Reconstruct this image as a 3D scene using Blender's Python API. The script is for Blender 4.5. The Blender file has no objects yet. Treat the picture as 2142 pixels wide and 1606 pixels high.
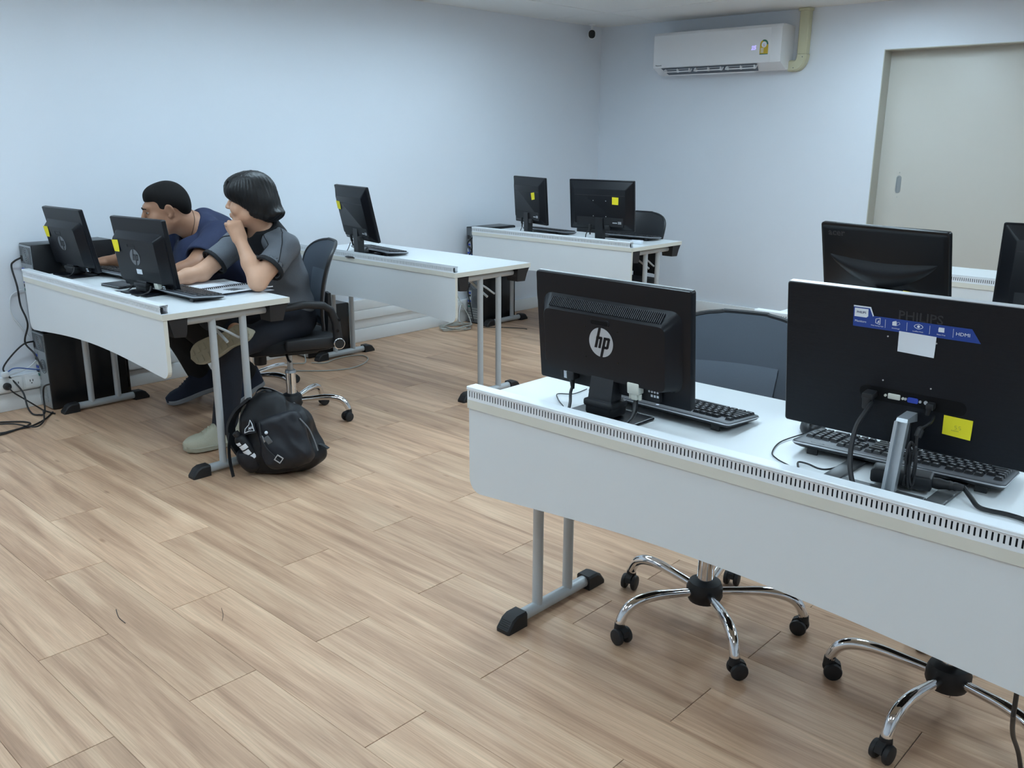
import bpy, bmesh, math, random
import numpy as np
from mathutils import Matrix, Vector, Euler

random.seed(7)
rng = np.random.default_rng(7)
SC = bpy.context.scene
COL = SC.collection
PI = math.pi
R = math.radians

# ------------------------------------------------------------------ camera
F_PX, YAW, PITCH, ROLL = 1891.0, 0.7482, 0.2674, 0.00543
CAM = Vector((5.235, 0.0, 1.461))
_fw = Vector((-math.sin(YAW) * math.cos(PITCH), math.cos(YAW) * math.cos(PITCH), -math.sin(PITCH)))
_r = Vector((math.cos(YAW), math.sin(YAW), 0))
_u = _r.cross(_fw)
_r2 = _r * math.cos(ROLL) + _u * math.sin(ROLL)
_u2 = -_r * math.sin(ROLL) + _u * math.cos(ROLL)
cd = bpy.data.cameras.new('camera')
cd.sensor_width = 36.0
cd.lens = F_PX / 2142.0 * 36.0
cd.clip_start = 0.05
cam = bpy.data.objects.new('camera', cd)
COL.objects.link(cam)
cam.matrix_world = Matrix(((_r2.x, _u2.x, -_fw.x, CAM.x), (_r2.y, _u2.y, -_fw.y, CAM.y),
                           (_r2.z, _u2.z, -_fw.z, CAM.z), (0, 0, 0, 1)))
SC.camera = cam

# ------------------------------------------------------------------ world, exposure
w = bpy.data.worlds.new('world')
SC.world = w
w.use_nodes = True
w.node_tree.nodes['Background'].inputs[0].default_value = (0.75, 0.85, 1.0, 1)
w.node_tree.nodes['Background'].inputs[1].default_value = 0.25
vs = SC.view_settings
vs.view_transform = 'Standard'
vs.look = 'None'
vs.gamma = 1.0
vs.use_curve_mapping = False
vs.exposure = 0.0

LAMP_COLOR = (0.63, 0.845, 1.0)
LAMP_STRENGTH = 19.2
# recessed ceiling lamps (centre x, centre y, size x, size y)
LAMPS = [(1.15, -0.80, 0.30, 1.2), (1.15, 1.00, 0.30, 1.2), (1.15, 2.80, 0.30, 1.2), (1.15, 4.50, 0.30, 1.2),
         (3.45, -0.10, 0.30, 1.2), (3.45, 1.70, 0.30, 1.2), (3.45, 3.70, 0.30, 1.2), (2.75, 5.60, 0.30, 1.2),
         (5.75, -0.10, 0.30, 1.2), (5.75, 1.70, 0.30, 1.2), (5.75, 3.70, 0.30, 1.2), (4.95, 5.20, 0.30, 1.2)]

# ------------------------------------------------------------------ room numbers
RX1, RY0, RY1, RZ = 7.6, -2.4, 6.782, 2.39     # left wall is x = 0
# ------------------------------------------------------------------ materials
MATS = {}
def mat(name, col, rough=0.5, metal=0.0, noise=0.0, nscale=30.0, bump=0.0, bscale=200.0, emit=None, estr=0.0,
        alpha=1.0, spec=0.5, stretch=None, coat=0.0):
    """procedural material: base colour with a little noise variation and fine relief"""
    if name in MATS:
        return MATS[name]
    m = bpy.data.materials.new(name)
    m.use_nodes = True
    nt = m.node_tree
    b = nt.nodes['Principled BSDF']
    b.inputs['Base Color'].default_value = (*col, 1)
    b.inputs['Roughness'].default_value = rough
    b.inputs['Metallic'].default_value = metal
    b.inputs['Alpha'].default_value = alpha
    b.inputs['Specular IOR Level'].default_value = spec
    b.inputs['Coat Weight'].default_value = coat
    tc = nt.nodes.new('ShaderNodeTexCoord')
    src = tc.outputs['Object']
    if stretch:
        mp = nt.nodes.new('ShaderNodeMapping')
        mp.inputs['Scale'].default_value = stretch
        nt.links.new(src, mp.inputs['Vector'])
        src = mp.outputs['Vector']
    nz = nt.nodes.new('ShaderNodeTexNoise')
    nz.inputs['Scale'].default_value = nscale
    nz.inputs['Detail'].default_value = 4
    nt.links.new(src, nz.inputs['Vector'])
    mx = nt.nodes.new('ShaderNodeMix')
    mx.data_type = 'RGBA'
    k = max(noise, 0.01)
    mx.inputs['A'].default_value = (*[max(0, c * (1 - k)) for c in col], 1)
    mx.inputs['B'].default_value = (*[min(1, c * (1 + k)) for c in col], 1)
    nt.links.new(nz.outputs['Fac'], mx.inputs['Factor'])
    nt.links.new(mx.outputs['Result'], b.inputs['Base Color'])
    if bump:
        n2 = nt.nodes.new('ShaderNodeTexNoise')
        n2.inputs['Scale'].default_value = bscale
        n2.inputs['Detail'].default_value = 3
        nt.links.new(src, n2.inputs['Vector'])
        bp = nt.nodes.new('ShaderNodeBump')
        bp.inputs['Strength'].default_value = bump
        bp.inputs['Distance'].default_value = 0.002
        nt.links.new(n2.outputs['Fac'], bp.inputs['Height'])
        nt.links.new(bp.outputs['Normal'], b.inputs['Normal'])
    if emit:
        b.inputs['Emission Color'].default_value = (*emit, 1)
        b.inputs['Emission Strength'].default_value = estr
    MATS[name] = m
    return m

def plank_material():
    m = bpy.data.materials.new('oak_laminate')
    m.use_nodes = True
    nt = m.node_tree
    N, L = nt.nodes.new, nt.links.new
    b = nt.nodes['Principled BSDF']
    geo = N('ShaderNodeNewGeometry')
    oi = N('ShaderNodeObjectInfo')
    sep = N('ShaderNodeSeparateXYZ'); L(geo.outputs['Position'], sep.inputs[0])
    rnd = N('ShaderNodeMath'); rnd.operation = 'MULTIPLY'; rnd.inputs[1].default_value = 37.0
    L(oi.outputs['Random'], rnd.inputs[0])
    def vec(sx, sy):
        c = N('ShaderNodeCombineXYZ')
        a = N('ShaderNodeMath'); a.operation = 'MULTIPLY'; a.inputs[1].default_value = sx; L(sep.outputs['X'], a.inputs[0])
        d = N('ShaderNodeMath'); d.operation = 'MULTIPLY'; d.inputs[1].default_value = sy; L(sep.outputs['Y'], d.inputs[0])
        L(a.outputs[0], c.inputs[0]); L(d.outputs[0], c.inputs[1]); L(rnd.outputs[0], c.inputs[2])
        return c.outputs[0]
    def noise(v, detail, dist=0.0, rough=0.5):
        n = N('ShaderNodeTexNoise'); n.inputs['Scale'].default_value = 1.0
        n.inputs['Detail'].default_value = detail; n.inputs['Distortion'].default_value = dist
        n.inputs['Roughness'].default_value = rough
        L(v, n.inputs['Vector']); return n.outputs['Fac']
    streak = noise(vec(1.3, 17.0), 3, 0.6)          # broad lengthwise bands
    grain = noise(vec(5.0, 190.0), 4, 0.4, 0.65)    # fine pores
    tone = N('ShaderNodeValToRGB')
    e = tone.color_ramp.elements
    e[0].position = 0.28; e[0].color = (0.400, 0.236, 0.148, 1)
    e[1].position = 0.72; e[1].color = (0.705, 0.486, 0.325, 1)
    mid = tone.color_ramp.elements.new(0.5); mid.color = (0.572, 0.362, 0.234, 1)
    L(streak, tone.inputs[0])
    gr = N('ShaderNodeValToRGB')
    g = gr.color_ramp.elements
    g[0].position = 0.30; g[0].color = (0.80, 0.78, 0.76, 1)
    g[1].position = 0.62; g[1].color = (1.05, 1.05, 1.05, 1)
    L(grain, gr.inputs[0])
    mul = N('ShaderNodeMix'); mul.data_type = 'RGBA'; mul.blend_type = 'MULTIPLY'; mul.inputs['Factor'].default_value = 1.0
    L(tone.outputs[0], mul.inputs['A']); L(gr.outputs[0], mul.inputs['B'])
    # whole-plank tone
    pr = N('ShaderNodeMapRange'); pr.inputs['To Min'].default_value = 0.90; pr.inputs['To Max'].default_value = 1.08
    L(oi.outputs['Random'], pr.inputs['Value'])
    cc = N('ShaderNodeCombineColor')
    for i in range(3): L(pr.outputs[0], cc.inputs[i])
    mul2 = N('ShaderNodeMix'); mul2.data_type = 'RGBA'; mul2.blend_type = 'MULTIPLY'; mul2.inputs['Factor'].default_value = 1.0
    L(mul.outputs['Result'], mul2.inputs['A']); L(cc.outputs[0], mul2.inputs['B'])
    # small knots
    vo = N('ShaderNodeTexVoronoi'); vo.inputs['Scale'].default_value = 1.0
    L(vec(2.2, 7.0), vo.inputs['Vector'])
    kr = N('ShaderNodeValToRGB'); k = kr.color_ramp.elements
    k[0].position = 0.02; k[0].color = (0.62, 0.55, 0.5, 1); k[1].position = 0.07; k[1].color = (1, 1, 1, 1)
    L(vo.outputs['Distance'], kr.inputs[0])
    mul3 = N('ShaderNodeMix'); mul3.data_type = 'RGBA'; mul3.blend_type = 'MULTIPLY'; mul3.inputs['Factor'].default_value = 0.8
    L(mul2.outputs['Result'], mul3.inputs['A']); L(kr.outputs[0], mul3.inputs['B'])
    L(mul3.outputs['Result'], b.inputs['Base Color'])
    b.inputs['Roughness'].default_value = 0.42
    b.inputs['Specular IOR Level'].default_value = 0.35
    bp = N('ShaderNodeBump'); bp.inputs['Strength'].default_value = 0.12; bp.inputs['Distance'].default_value = 0.001
    L(grain, bp.inputs['Height']); L(bp.outputs['Normal'], b.inputs['Normal'])
    return m

M = {}
M['plank'] = plank_material()
M['joint'] = mat('floor_joint', (0.035, 0.026, 0.02), 0.9)
M['wall'] = mat('painted_wall', (0.755, 0.79, 0.845), 0.62, noise=0.012, nscale=2.5, bump=0.05, bscale=90)
M['ceil'] = mat('painted_ceiling', (0.82, 0.815, 0.80), 0.7, noise=0.015, nscale=3)
M['white'] = mat('white_gloss_paint', (0.78, 0.79, 0.79), 0.35, noise=0.01)
M['door'] = mat('door_laminate', (0.60, 0.575, 0.52), 0.4, noise=0.012, nscale=4)
M['jamb'] = mat('door_jamb_paint', (0.50, 0.49, 0.43), 0.45)
M['desk'] = mat('desk_melamine', (0.735, 0.76, 0.775), 0.32, noise=0.012, nscale=600, bump=0.03, bscale=900)
M['edge'] = mat('cream_edge_band', (0.72, 0.70, 0.62), 0.45, noise=0.02)
M['duct'] = mat('white_duct_plastic', (0.84, 0.87, 0.90), 0.3)
M['ductshade'] = mat('duct_shade', (0.05, 0.055, 0.06), 0.7)  # shade behind the duct slots, put into the colour
M['greymetal'] = mat('grey_powder_coat', (0.50, 0.53, 0.55), 0.38, metal=0.15, noise=0.02)
M['blackplastic'] = mat('black_plastic', (0.013, 0.014, 0.017), 0.42, noise=0.1, bump=0.05, bscale=700)
M['blackmatte'] = mat('black_matte', (0.009, 0.010, 0.013), 0.6, noise=0.1)
M['blackgloss'] = mat('black_gloss', (0.006, 0.007, 0.009), 0.12)
M['rubber'] = mat('black_rubber', (0.012, 0.012, 0.014), 0.55)
M['monitor'] = mat('monitor_shell', (0.0045, 0.0056, 0.0090), 0.33, noise=0.06, bump=0.04, bscale=1500, spec=0.32)
M['monitor2'] = mat('monitor_shell_satin', (0.0060, 0.0068, 0.0095), 0.36, noise=0.06, spec=0.3)
M['brushed'] = mat('brushed_black_plastic', (0.0045, 0.0056, 0.0090), 0.32, spec=0.28, noise=0.6, nscale=9, stretch=(2, 30, 260), bump=0.32, bscale=8)
M['blacksatin'] = mat('black_satin', (0.006, 0.007, 0.009), 0.34, spec=0.3)
M['deepblack'] = mat('recess_shade', (0.003, 0.003, 0.004), 0.6, spec=0.2)  # near-black that paints the shade of slot and port recesses
M['emboss'] = mat('embossed_letters', (0.028, 0.030, 0.036), 0.35, spec=0.4)
M['darkmetal'] = mat('dark_grey_metal', (0.10, 0.105, 0.11), 0.4, metal=0.3)
M['greytrim'] = mat('grey_bezel_edge', (0.36, 0.38, 0.39), 0.4)
M['screen'] = mat('monitor_screen', (0.01, 0.011, 0.013), 0.15)
M['silver'] = mat('silver_print', (0.52, 0.54, 0.57), 0.35, metal=0.3)
M['dimsilver'] = mat('dim_silver_print', (0.17, 0.18, 0.195), 0.4, metal=0.2)
M['chrome'] = mat('chrome', (0.80, 0.81, 0.83), 0.06, metal=1.0)
M['alu'] = mat('brushed_aluminium', (0.50, 0.53, 0.56), 0.32, metal=0.55, noise=0.03, stretch=(60, 60, 2))
M['yellow'] = mat('yellow_note_paper', (0.92, 0.80, 0.02), 0.7, noise=0.03, nscale=20)
M['paper'] = mat('white_paper', (0.80, 0.83, 0.88), 0.7, noise=0.01)
M['ink'] = mat('black_ink', (0.02, 0.02, 0.025), 0.6)
M['pencil'] = mat('pencil_grey', (0.25, 0.22, 0.05), 0.8)
M['blue'] = mat('sticker_blue', (0.012, 0.055, 0.30), 0.35)
M['navyprint'] = mat('sticker_dark_blue', (0.006, 0.02, 0.11), 0.35)
M['whiteprint'] = mat('white_print', (0.80, 0.84, 0.90), 0.45)
M['cream'] = mat('cream_connector', (0.70, 0.70, 0.62), 0.45)
M['vga'] = mat('vga_blue', (0.02, 0.06, 0.42), 0.4)
M['cable'] = mat('black_cable', (0.010, 0.010, 0.012), 0.45)
M['greycable'] = mat('grey_cable', (0.40, 0.40, 0.37), 0.5)
M['whitecable'] = mat('white_cable', (0.72, 0.75, 0.78), 0.45)
M['bluecable'] = mat('blue_cable', (0.03, 0.09, 0.32), 0.45)
M['key'] = mat('keycap', (0.016, 0.017, 0.020), 0.36, noise=0.08)
M['kbbody'] = mat('keyboard_body', (0.045, 0.050, 0.060), 0.40, noise=0.05)
M['meshback'] = mat('chair_back_mesh', (0.060, 0.075, 0.098), 0.6, noise=0.15, nscale=900, bump=0.25, bscale=1200)
M['meshlight'] = mat('chair_lumbar_mesh', (0.105, 0.130, 0.165), 0.6, noise=0.15, nscale=900, bump=0.25, bscale=1200)
M['fabric'] = mat('black_seat_fabric', (0.010, 0.011, 0.014), 0.85, noise=0.25, nscale=700, bump=0.3, bscale=900)
M['case'] = mat('tower_case_black', (0.008, 0.009, 0.011), 0.30, noise=0.08)
M['galv'] = mat('galvanised_steel', (0.42, 0.45, 0.47), 0.35, metal=0.6, noise=0.12, nscale=60)
M['fan'] = mat('fan_grille', (0.11, 0.12, 0.13), 0.5)
M['acwhite'] = mat('air_conditioner_plastic', (0.78, 0.77, 0.78), 0.34)
M['acdark'] = mat('air_outlet_dark', (0.11, 0.13, 0.16), 0.5)
M['conduit'] = mat('ivory_pipe_cover', (0.58, 0.56, 0.38), 0.38)
M['lampdiff'] = mat('lamp_diffuser', (0.9, 0.9, 0.9), 0.5, emit=LAMP_COLOR, estr=LAMP_STRENGTH)
M['led'] = mat('led_digits', (0.4, 0.4, 0.8), 0.5, emit=(0.50, 0.42, 1.0), estr=0.95)
M['stainless'] = mat('stainless_plate', (0.42, 0.45, 0.46), 0.3, metal=0.7)
M['labelyellow'] = mat('label_yellow', (0.62, 0.42, 0.02), 0.5)
M['labelgreen'] = mat('label_green', (0.01, 0.16, 0.13), 0.5)
M['labelred'] = mat('label_red', (0.55, 0.10, 0.08), 0.5)

# ------------------------------------------------------------------ mesh building
class MB:
    def __init__(s):
        s.v = []; s.f = []; s.m = []
        s.T = Matrix.Identity(4)
    def add(s, vs, fs, mi=0, T=None):
        o = len(s.v)
        X = s.T @ T if T is not None else s.T
        for p in vs:
            s.v.append(tuple(X @ Vector(p)))
        for f in fs:
            s.f.append(tuple(i + o for i in f)); s.m.append(mi)
        return s
    def box(s, x0, x1, y0, y1, z0, z1, mi=0, T=None):
        v = [(x0, y0, z0), (x1, y0, z0), (x1, y1, z0), (x0, y1, z0), (x0, y0, z1), (x1, y0, z1), (x1, y1, z1), (x0, y1, z1)]
        f = [(0, 3, 2, 1), (4, 5, 6, 7), (0, 1, 5, 4), (1, 2, 6, 5), (2, 3, 7, 6), (3, 0, 4, 7)]
        return s.add(v, f, mi, T)
    def loft(s, rings, mi=0, cap0=True, cap1=True, closed=True, T=None):
        n = len(rings[0]); v = [p for r in rings for p in r]; f = []
        for k in range(len(rings) - 1):
            for i in range(n if closed else n - 1):
                j = (i + 1) % n
                f.append((k * n + i, k * n + j, (k + 1) * n + j, (k + 1) * n + i))
        if cap0: f.append(tuple(range(n - 1, -1, -1)))
        if cap1: f.append(tuple((len(rings) - 1) * n + i for i in range(n)))
        return s.add(v, f, mi, T)
    def rbox(s, x0, x1, y0, y1, z0, z1, r=0.004, mi=0, T=None, seg=3):
        """box with rounded vertical edges and softened top and bottom"""
        r = min(r, (x1 - x0) / 2.01, (y1 - y0) / 2.01, (z1 - z0) / 2.01)
        def ring(ins, z):
            rr = max(r - ins, 0.0002); pts = []
            for cx, cy, a0 in ((x1 - r, y1 - r, 0), (x0 + r, y1 - r, PI / 2), (x0 + r, y0 + r, PI), (x1 - r, y0 + r, 1.5 * PI)):
                for k in range(seg + 1):
                    a = a0 + PI / 2 * k / seg
                    pts.append((cx + rr * math.cos(a), cy + rr * math.sin(a), z))
            return pts
        d = r * 0.3
        return s.loft([ring(r, z0), ring(d, z0 + d), ring(0, z0 + r), ring(0, z1 - r), ring(d, z1 - d), ring(r, z1)], mi, T=T)
    def cyl(s, p0, p1, r0, r1=None, n=16, mi=0, cap=True, T=None):
        r1 = r0 if r1 is None else r1
        p0 = Vector(p0); p1 = Vector(p1); d = (p1 - p0).normalized()
        a = d.orthogonal().normalized(); b = d.cross(a)
        def ring(c, r): return [tuple(c + a * (r * math.cos(2 * PI * i / n)) + b * (r * math.sin(2 * PI * i / n))) for i in range(n)]
        return s.loft([ring(p0, r0), ring(p1, r1)], mi, cap, cap, T=T)
    def tube(s, pts, r, n=8, mi=0, T=None, smooth=True, sub=6, cap=True):
        P = [Vector(p) for p in pts]
        rr = r if isinstance(r, (list, tuple)) else [r] * len(P)
        if smooth and len(P) > 2:
            Q = []; QR = []
            for i in range(len(P) - 1):
                a = P[max(i - 1, 0)]; b = P[i]; c = P[i + 1]; d = P[min(i + 2, len(P) - 1)]
                for k in range(sub):
                    t = k / sub
                    Q.append(0.5 * ((2 * b) + (-a + c) * t + (2 * a - 5 * b + 4 * c - d) * t * t + (-a + 3 * b - 3 * c + d) * t ** 3))
                    QR.append(rr[i] * (1 - t) + rr[i + 1] * t)
            Q.append(P[-1]); QR.append(rr[-1])
        else:
            Q = P; QR = rr
        rings = []
        t0 = (Q[1] - Q[0]).normalized(); a = t0.orthogonal().normalized()
        for i, q in enumerate(Q):
            t = (Q[min(i + 1, len(Q) - 1)] - Q[max(i - 1, 0)])
            t = t.normalized() if t.length > 1e-9 else t0
            a = (a - t * a.dot(t))
            a = a.normalized() if a.length > 1e-6 else t.orthogonal().normalized()
            b = t.cross(a)
            rings.append([tuple(q + a * (QR[i] * math.cos(2 * PI * k / n)) + b * (QR[i] * math.sin(2 * PI * k / n))) for k in range(n)])
        return s.loft(rings, mi, cap, cap, T=T)
    def lathe(s, prof, n=20, mi=0, T=None):
        """profile [(radius, z), ...] round the z axis"""
        rings = [[(r * math.cos(2 * PI * i / n), r * math.sin(2 * PI * i / n), z) for i in range(n)] for r, z in prof]
        return s.loft(rings, mi, True, True, T=T)
    def prism(s, outline, y0, y1, mi=0, T=None, mside=None):
        """outline in (x, z), extruded along y"""
        n = len(outline)
        v = [(x, y0, z) for x, z in outline] + [(x, y1, z) for x, z in outline]
        s.add(v, [tuple(range(n)), tuple(range(2 * n - 1, n - 1, -1))], mi, T)
        return s.add(v, [(i, (i + 1) % n + 0, (i + 1) % n + n, i + n)[::-1] for i in range(n)], mi if mside is None else mside, T)
    def ball(s, c, rx, ry=None, rz=None, nu=16, nv=10, mi=0, T=None):
        ry = rx if ry is None else ry; rz = rx if rz is None else rz
        rings = []
        for j in range(nv + 1):
            ph = -PI / 2 + PI * j / nv
            k = max(math.cos(ph), 0.001)
            rings.append([(c[0] + rx * k * math.cos(2 * PI * i / nu), c[1] + ry * k * math.sin(2 * PI * i / nu), c[2] + rz * math.sin(ph)) for i in range(nu)])
        return s.loft(rings, mi, True, True, T=T)
    def grid(s, fn, nu, nv, mi=0, T=None, thick=None):
        v = [fn(i / nu, j / nv) for j in range(nv + 1) for i in range(nu + 1)]
        f = [(j * (nu + 1) + i, j * (nu + 1) + i + 1, (j + 1) * (nu + 1) + i + 1, (j + 1) * (nu + 1) + i) for j in range(nv) for i in range(nu)]
        return s.add(v, f, mi, T)
    def mesh(s, name, mats, smooth=False, angle=35):
        me = bpy.data.meshes.new(name)
        me.from_pydata(s.v, [], s.f)
        for k in (mats if isinstance(mats, (list, tuple)) else [mats]):
            me.materials.append(M[k] if isinstance(k, str) else k)
        me.polygons.foreach_set('material_index', s.m)
        me.update()
        bm = bmesh.new(); bm.from_mesh(me)
        bmesh.ops.recalc_face_normals(bm, faces=bm.faces)
        if smooth:
            lim = math.radians(angle)
            for f in bm.faces: f.smooth = True
            for e in bm.edges:
                if len(e.link_faces) == 2 and e.calc_face_angle(0) > lim: e.smooth = False
        bm.to_mesh(me); bm.free()
        return me
    def build(s, name, mats, parent=None, smooth=True, angle=35, loc=None, rot=None):
        return link(name, s.mesh(name, mats, smooth, angle), parent, loc, rot)

def link(name, data, parent=None, loc=None, rot=None):
    o = bpy.data.objects.new(name, data)
    COL.objects.link(o)
    if parent is not None: o.parent = parent
    if loc is not None: o.location = loc
    if rot is not None: o.rotation_euler = rot
    return o
def tag(o, label, cat, group=None, kind=None):
    o['label'] = label; o['category'] = cat
    if group: o['group'] = group
    if kind: o['kind'] = kind
    return o
def thing(name, label, cat, loc=(0, 0, 0), rz=0.0, group=None):
    o = link(name, None, None, loc, (0, 0, rz))
    o.empty_display_size = 0.05
    return tag(o, label, cat, group)
def struct(o):
    o['kind'] = 'structure'
    return o
def copy_tree(o, parent=None):
    c = o.copy(); COL.objects.link(c); c.parent = parent
    for ch in list(o.children): copy_tree(ch, c)
    return c
def text_mesh(body, size, mats, parent, T, name='lettering', extrude=0.0003, align='CENTER', shear=0.0, bold=0.0, sx=1.0):
    """lettering as geometry; T places the text plane (x right, y up, z out)"""
    cu = bpy.data.curves.new('t', 'FONT')
    cu.body = body; cu.size = size; cu.extrude = extrude; cu.align_x = align; cu.align_y = 'CENTER'; cu.shear = shear; cu.offset = bold
    cu.resolution_u = 2
    o = bpy.data.objects.new('t', cu); COL.objects.link(o)
    bpy.context.view_layer.update()
    me = bpy.data.meshes.new_from_object(o.evaluated_get(bpy.context.evaluated_depsgraph_get()))
    bpy.data.objects.remove(o); bpy.data.curves.remove(cu)
    me.transform(T @ Matrix.Diagonal((sx, 1, 1, 1)))
    me.materials.clear(); me.materials.append(M[mats])
    me.name = name
    return link(name, me, parent)
def rring(cx, cz, w, h, r, y, seg=4):
    """rounded rectangle ring in the x-z plane at depth y"""
    r = min(r, w / 2.01, h / 2.01)
    pts = []
    for sx, sz, a0 in ((1, 1, 0), (-1, 1, PI / 2), (-1, -1, PI), (1, -1, 1.5 * PI)):
        for k in range(seg + 1):
            a = a0 + PI / 2 * k / seg
            pts.append((cx + sx * (w / 2 - r) + r * math.cos(a), y, cz + sz * (h / 2 - r) + r * math.sin(a)))
    return pts
def TR(x, y, z): return Matrix.Translation((x, y, z))
def RX(a): return Matrix.Rotation(a, 4, 'X')
def RY(a): return Matrix.Rotation(a, 4, 'Y')
def RZm(a): return Matrix.Rotation(a, 4, 'Z')
# ================================================================== the setting
def build_room():
    # floor: sub-floor slab with the planks laid on it
    sub = MB().box(-0.15, RX1, RY0, RY1 + 0.4, -0.06, -0.0035)
    fl = struct(sub.build('floor', 'joint', smooth=False))
    fl['label'] = 'light oak laminate plank floor'
    PL, PW, GX, GY = 0.985, 0.2027, 0.0022, 0.0007
    cache = {}
    def plank_mesh(lx, ly):
        key = (round(lx, 4), round(ly, 4))
        if key not in cache:
            b = 0.0012
            mb = MB(); z1 = 0.0
            r0 = [(GX / 2, GY / 2), (lx - GX / 2, GY / 2), (lx - GX / 2, ly - GY / 2), (GX / 2, ly - GY / 2)]
            r1 = [(GX / 2 + b, GY / 2 + b * .5), (lx - GX / 2 - b, GY / 2 + b * .5), (lx - GX / 2 - b, ly - GY / 2 - b * .5), (GX / 2 + b, ly - GY / 2 - b * .5)]
            mb.loft([[(x, y, -0.0033) for x, y in r0], [(x, y, z1 - 0.0006) for x, y in r0], [(x, y, z1) for x, y in r1]])
            cache[key] = mb.mesh('floor_plank', 'plank')
        return cache[key]
    y_first = 0.7575
    rest = MB()
    for k in range(-15, 31):
        y0 = y_first + k * PW; y1 = min(y0 + PW, RY1 + 0.15)
        off = 2.680 + (0 if k % 2 == 0 else PL / 2)
        n0 = math.floor((0.0 - off) / PL)
        for n in range(n0, n0 + 9):
            x0 = off + n * PL; x1 = x0 + PL
            x0 = max(x0, 0.0); x1 = min(x1, RX1 - 0.02)
            if x1 - x0 < 0.02: continue
            if k < -2 or (x0 > 6.2 and y1 < 4.0):       # out of the photograph's view: one joined part
                b = 0.0012
                q = [(x0 + GX / 2, y0 + GY / 2), (x1 - GX / 2, y0 + GY / 2), (x1 - GX / 2, y1 - GY / 2), (x0 + GX / 2, y1 - GY / 2)]
                rest.loft([[(x, y, -0.0033) for x, y in q], [(x, y, 0.0) for x, y in q]])
                continue
            link('floor_plank', plank_mesh(x1 - x0, y1 - y0), fl, (x0, y0, 0))
    ro = rest.build('floor_planking', 'plank', fl, smooth=False); ro['kind'] = 'stuff'
    # walls
    mb = MB().box(-0.15, 0.0, RY0, RY1 + 0.4, 0, RZ + 0.2)
    wl = struct(mb.build('wall_left', 'wall', smooth=False)); wl['label'] = 'pale blue-white painted side wall'
    # back wall with the doorway
    DX0, DX1, DZ = 2.53, 4.15, 2.067
    mb = MB()
    mb.box(0.0, DX0, RY1, RY1 + 0.15, 0, RZ + 0.2)
    mb.box(DX1, RX1, RY1, RY1 + 0.15, 0, RZ + 0.2)
    mb.box(DX0, DX1, RY1, RY1 + 0.15, DZ, RZ + 0.2)
    wb = struct(mb.build('wall_back', 'wall', smooth=False)); wb['label'] = 'pale blue-white painted end wall with doorway'
    wr = struct(MB().box(RX1, RX1 + 0.15, RY0, RY1 + 0.4, 0, RZ + 0.2).build('wall_right', 'wall', smooth=False))
    wf = struct(MB().box(-0.15, RX1 + 0.15, RY0 - 0.15, RY0, 0, RZ + 0.2).build('wall_front', 'wall', smooth=False))
    # ceiling slab with openings for the recessed lamps
    xs = sorted({-0.15, RX1 + 0.15} | {v for l in LAMPS for v in (l[0] - l[2] / 2, l[0] + l[2] / 2)})
    ys = sorted({RY0 - 0.15, RY1 + 0.4} | {v for l in LAMPS for v in (l[1] - l[3] / 2, l[1] + l[3] / 2)})
    mb = MB()
    for i in range(len(xs) - 1):
        for j in range(len(ys) - 1):
            cx, cy = (xs[i] + xs[i + 1]) / 2, (ys[j] + ys[j + 1]) / 2
            if any(abs(cx - l[0]) < l[2] / 2 and abs(cy - l[1]) < l[3] / 2 for l in LAMPS): continue
            mb.box(xs[i], xs[i + 1], ys[j], ys[j + 1], RZ, RZ + 0.1)
    # plaster cove strip and board joint seen near the corner
    mb.box(0.0, 4.2, 6.02, 6.035, RZ - 0.0025, RZ + 0.01)
    mb.box(0.62, 0.634, 4.2, RY1, RZ - 0.002, RZ + 0.01)
    ce = struct(mb.build('ceiling', 'ceil', smooth=False)); ce['label'] = 'white painted ceiling'
    for i, l in enumerate(LAMPS):
        t = thing('ceiling_light', 'recessed white ceiling light above the room', 'ceiling light', (l[0], l[1], RZ), 0, 'recessed ceiling lights')
        a, b = l[2] / 2, l[3] / 2
        h = MB()
        h.box(-a, -a + .004, -b, b, 0, .085); h.box(a - .004, a, -b, b, 0, .085)
        h.box(-a, a, -b, -b + .004, 0, .085); h.box(-a, a, b - .004, b, 0, .085); h.box(-a, a, -b, b, .085, .09)
        h.build('housing', 'white', t, smooth=False)
        MB().box(-a + .006, a - .006, -b + .006, b - .006, .042, .052).build('diffuser', 'lampdiff', t, smooth=False)
    # skirtings
    def skirting(name, pts):
        b = MB()
        for (x0, x1, y0, y1) in pts: b.rbox(x0, x1, y0, y1, 0, 0.098, 0.004)
        return struct(b.build(name, 'white'))
    skirting('baseboard_left', [(0.0, 0.02, RY0, RY1)])
    skirting('baseboard_back', [(0.02, DX0, RY1 - 0.018, RY1), (DX1, RX1, RY1 - 0.018, RY1)])
    # wiring trunking along the left wall
    b = MB()
    b.rbox(0.0, 0.014, 1.0, 5.6, 0.1, 0.168, 0.002)
    b.rbox(0.0, 0.04, 0.9, 2.55, 0.110, 0.192, 0.003)
    b.rbox(0.0, 0.04, 4.75, 5.6, 0.100, 0.184, 0.003)
    b.rbox(0.0, 0.030, 2.55, 4.75, 0.168, 0.236, 0.003)
    b.rbox(0.0, 0.026, 2.55, 4.75, 0.2375, 0.312, 0.003)
    o = struct(b.build('trim_1', 'white')); o['label'] = 'white cable trunking above the skirting board'
    # sliding door in the end wall
    t = link('door_1', None, None, (0, 0, 0)); struct(t); t['label'] = 'pale grey-green sliding door with flush pull'
    yd = RY1 + 0.125
    MB().rbox(DX0 - 0.1, DX1 + 0.1, yd, yd + 0.04, 0.005, DZ + 0.06, 0.003).build('door_panel', 'door', t)
    j = MB()
    j.box(DX0 - 0.002, DX0 + 0.004, RY1 - 0.002, RY1 + 0.12, 0, DZ)
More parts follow.
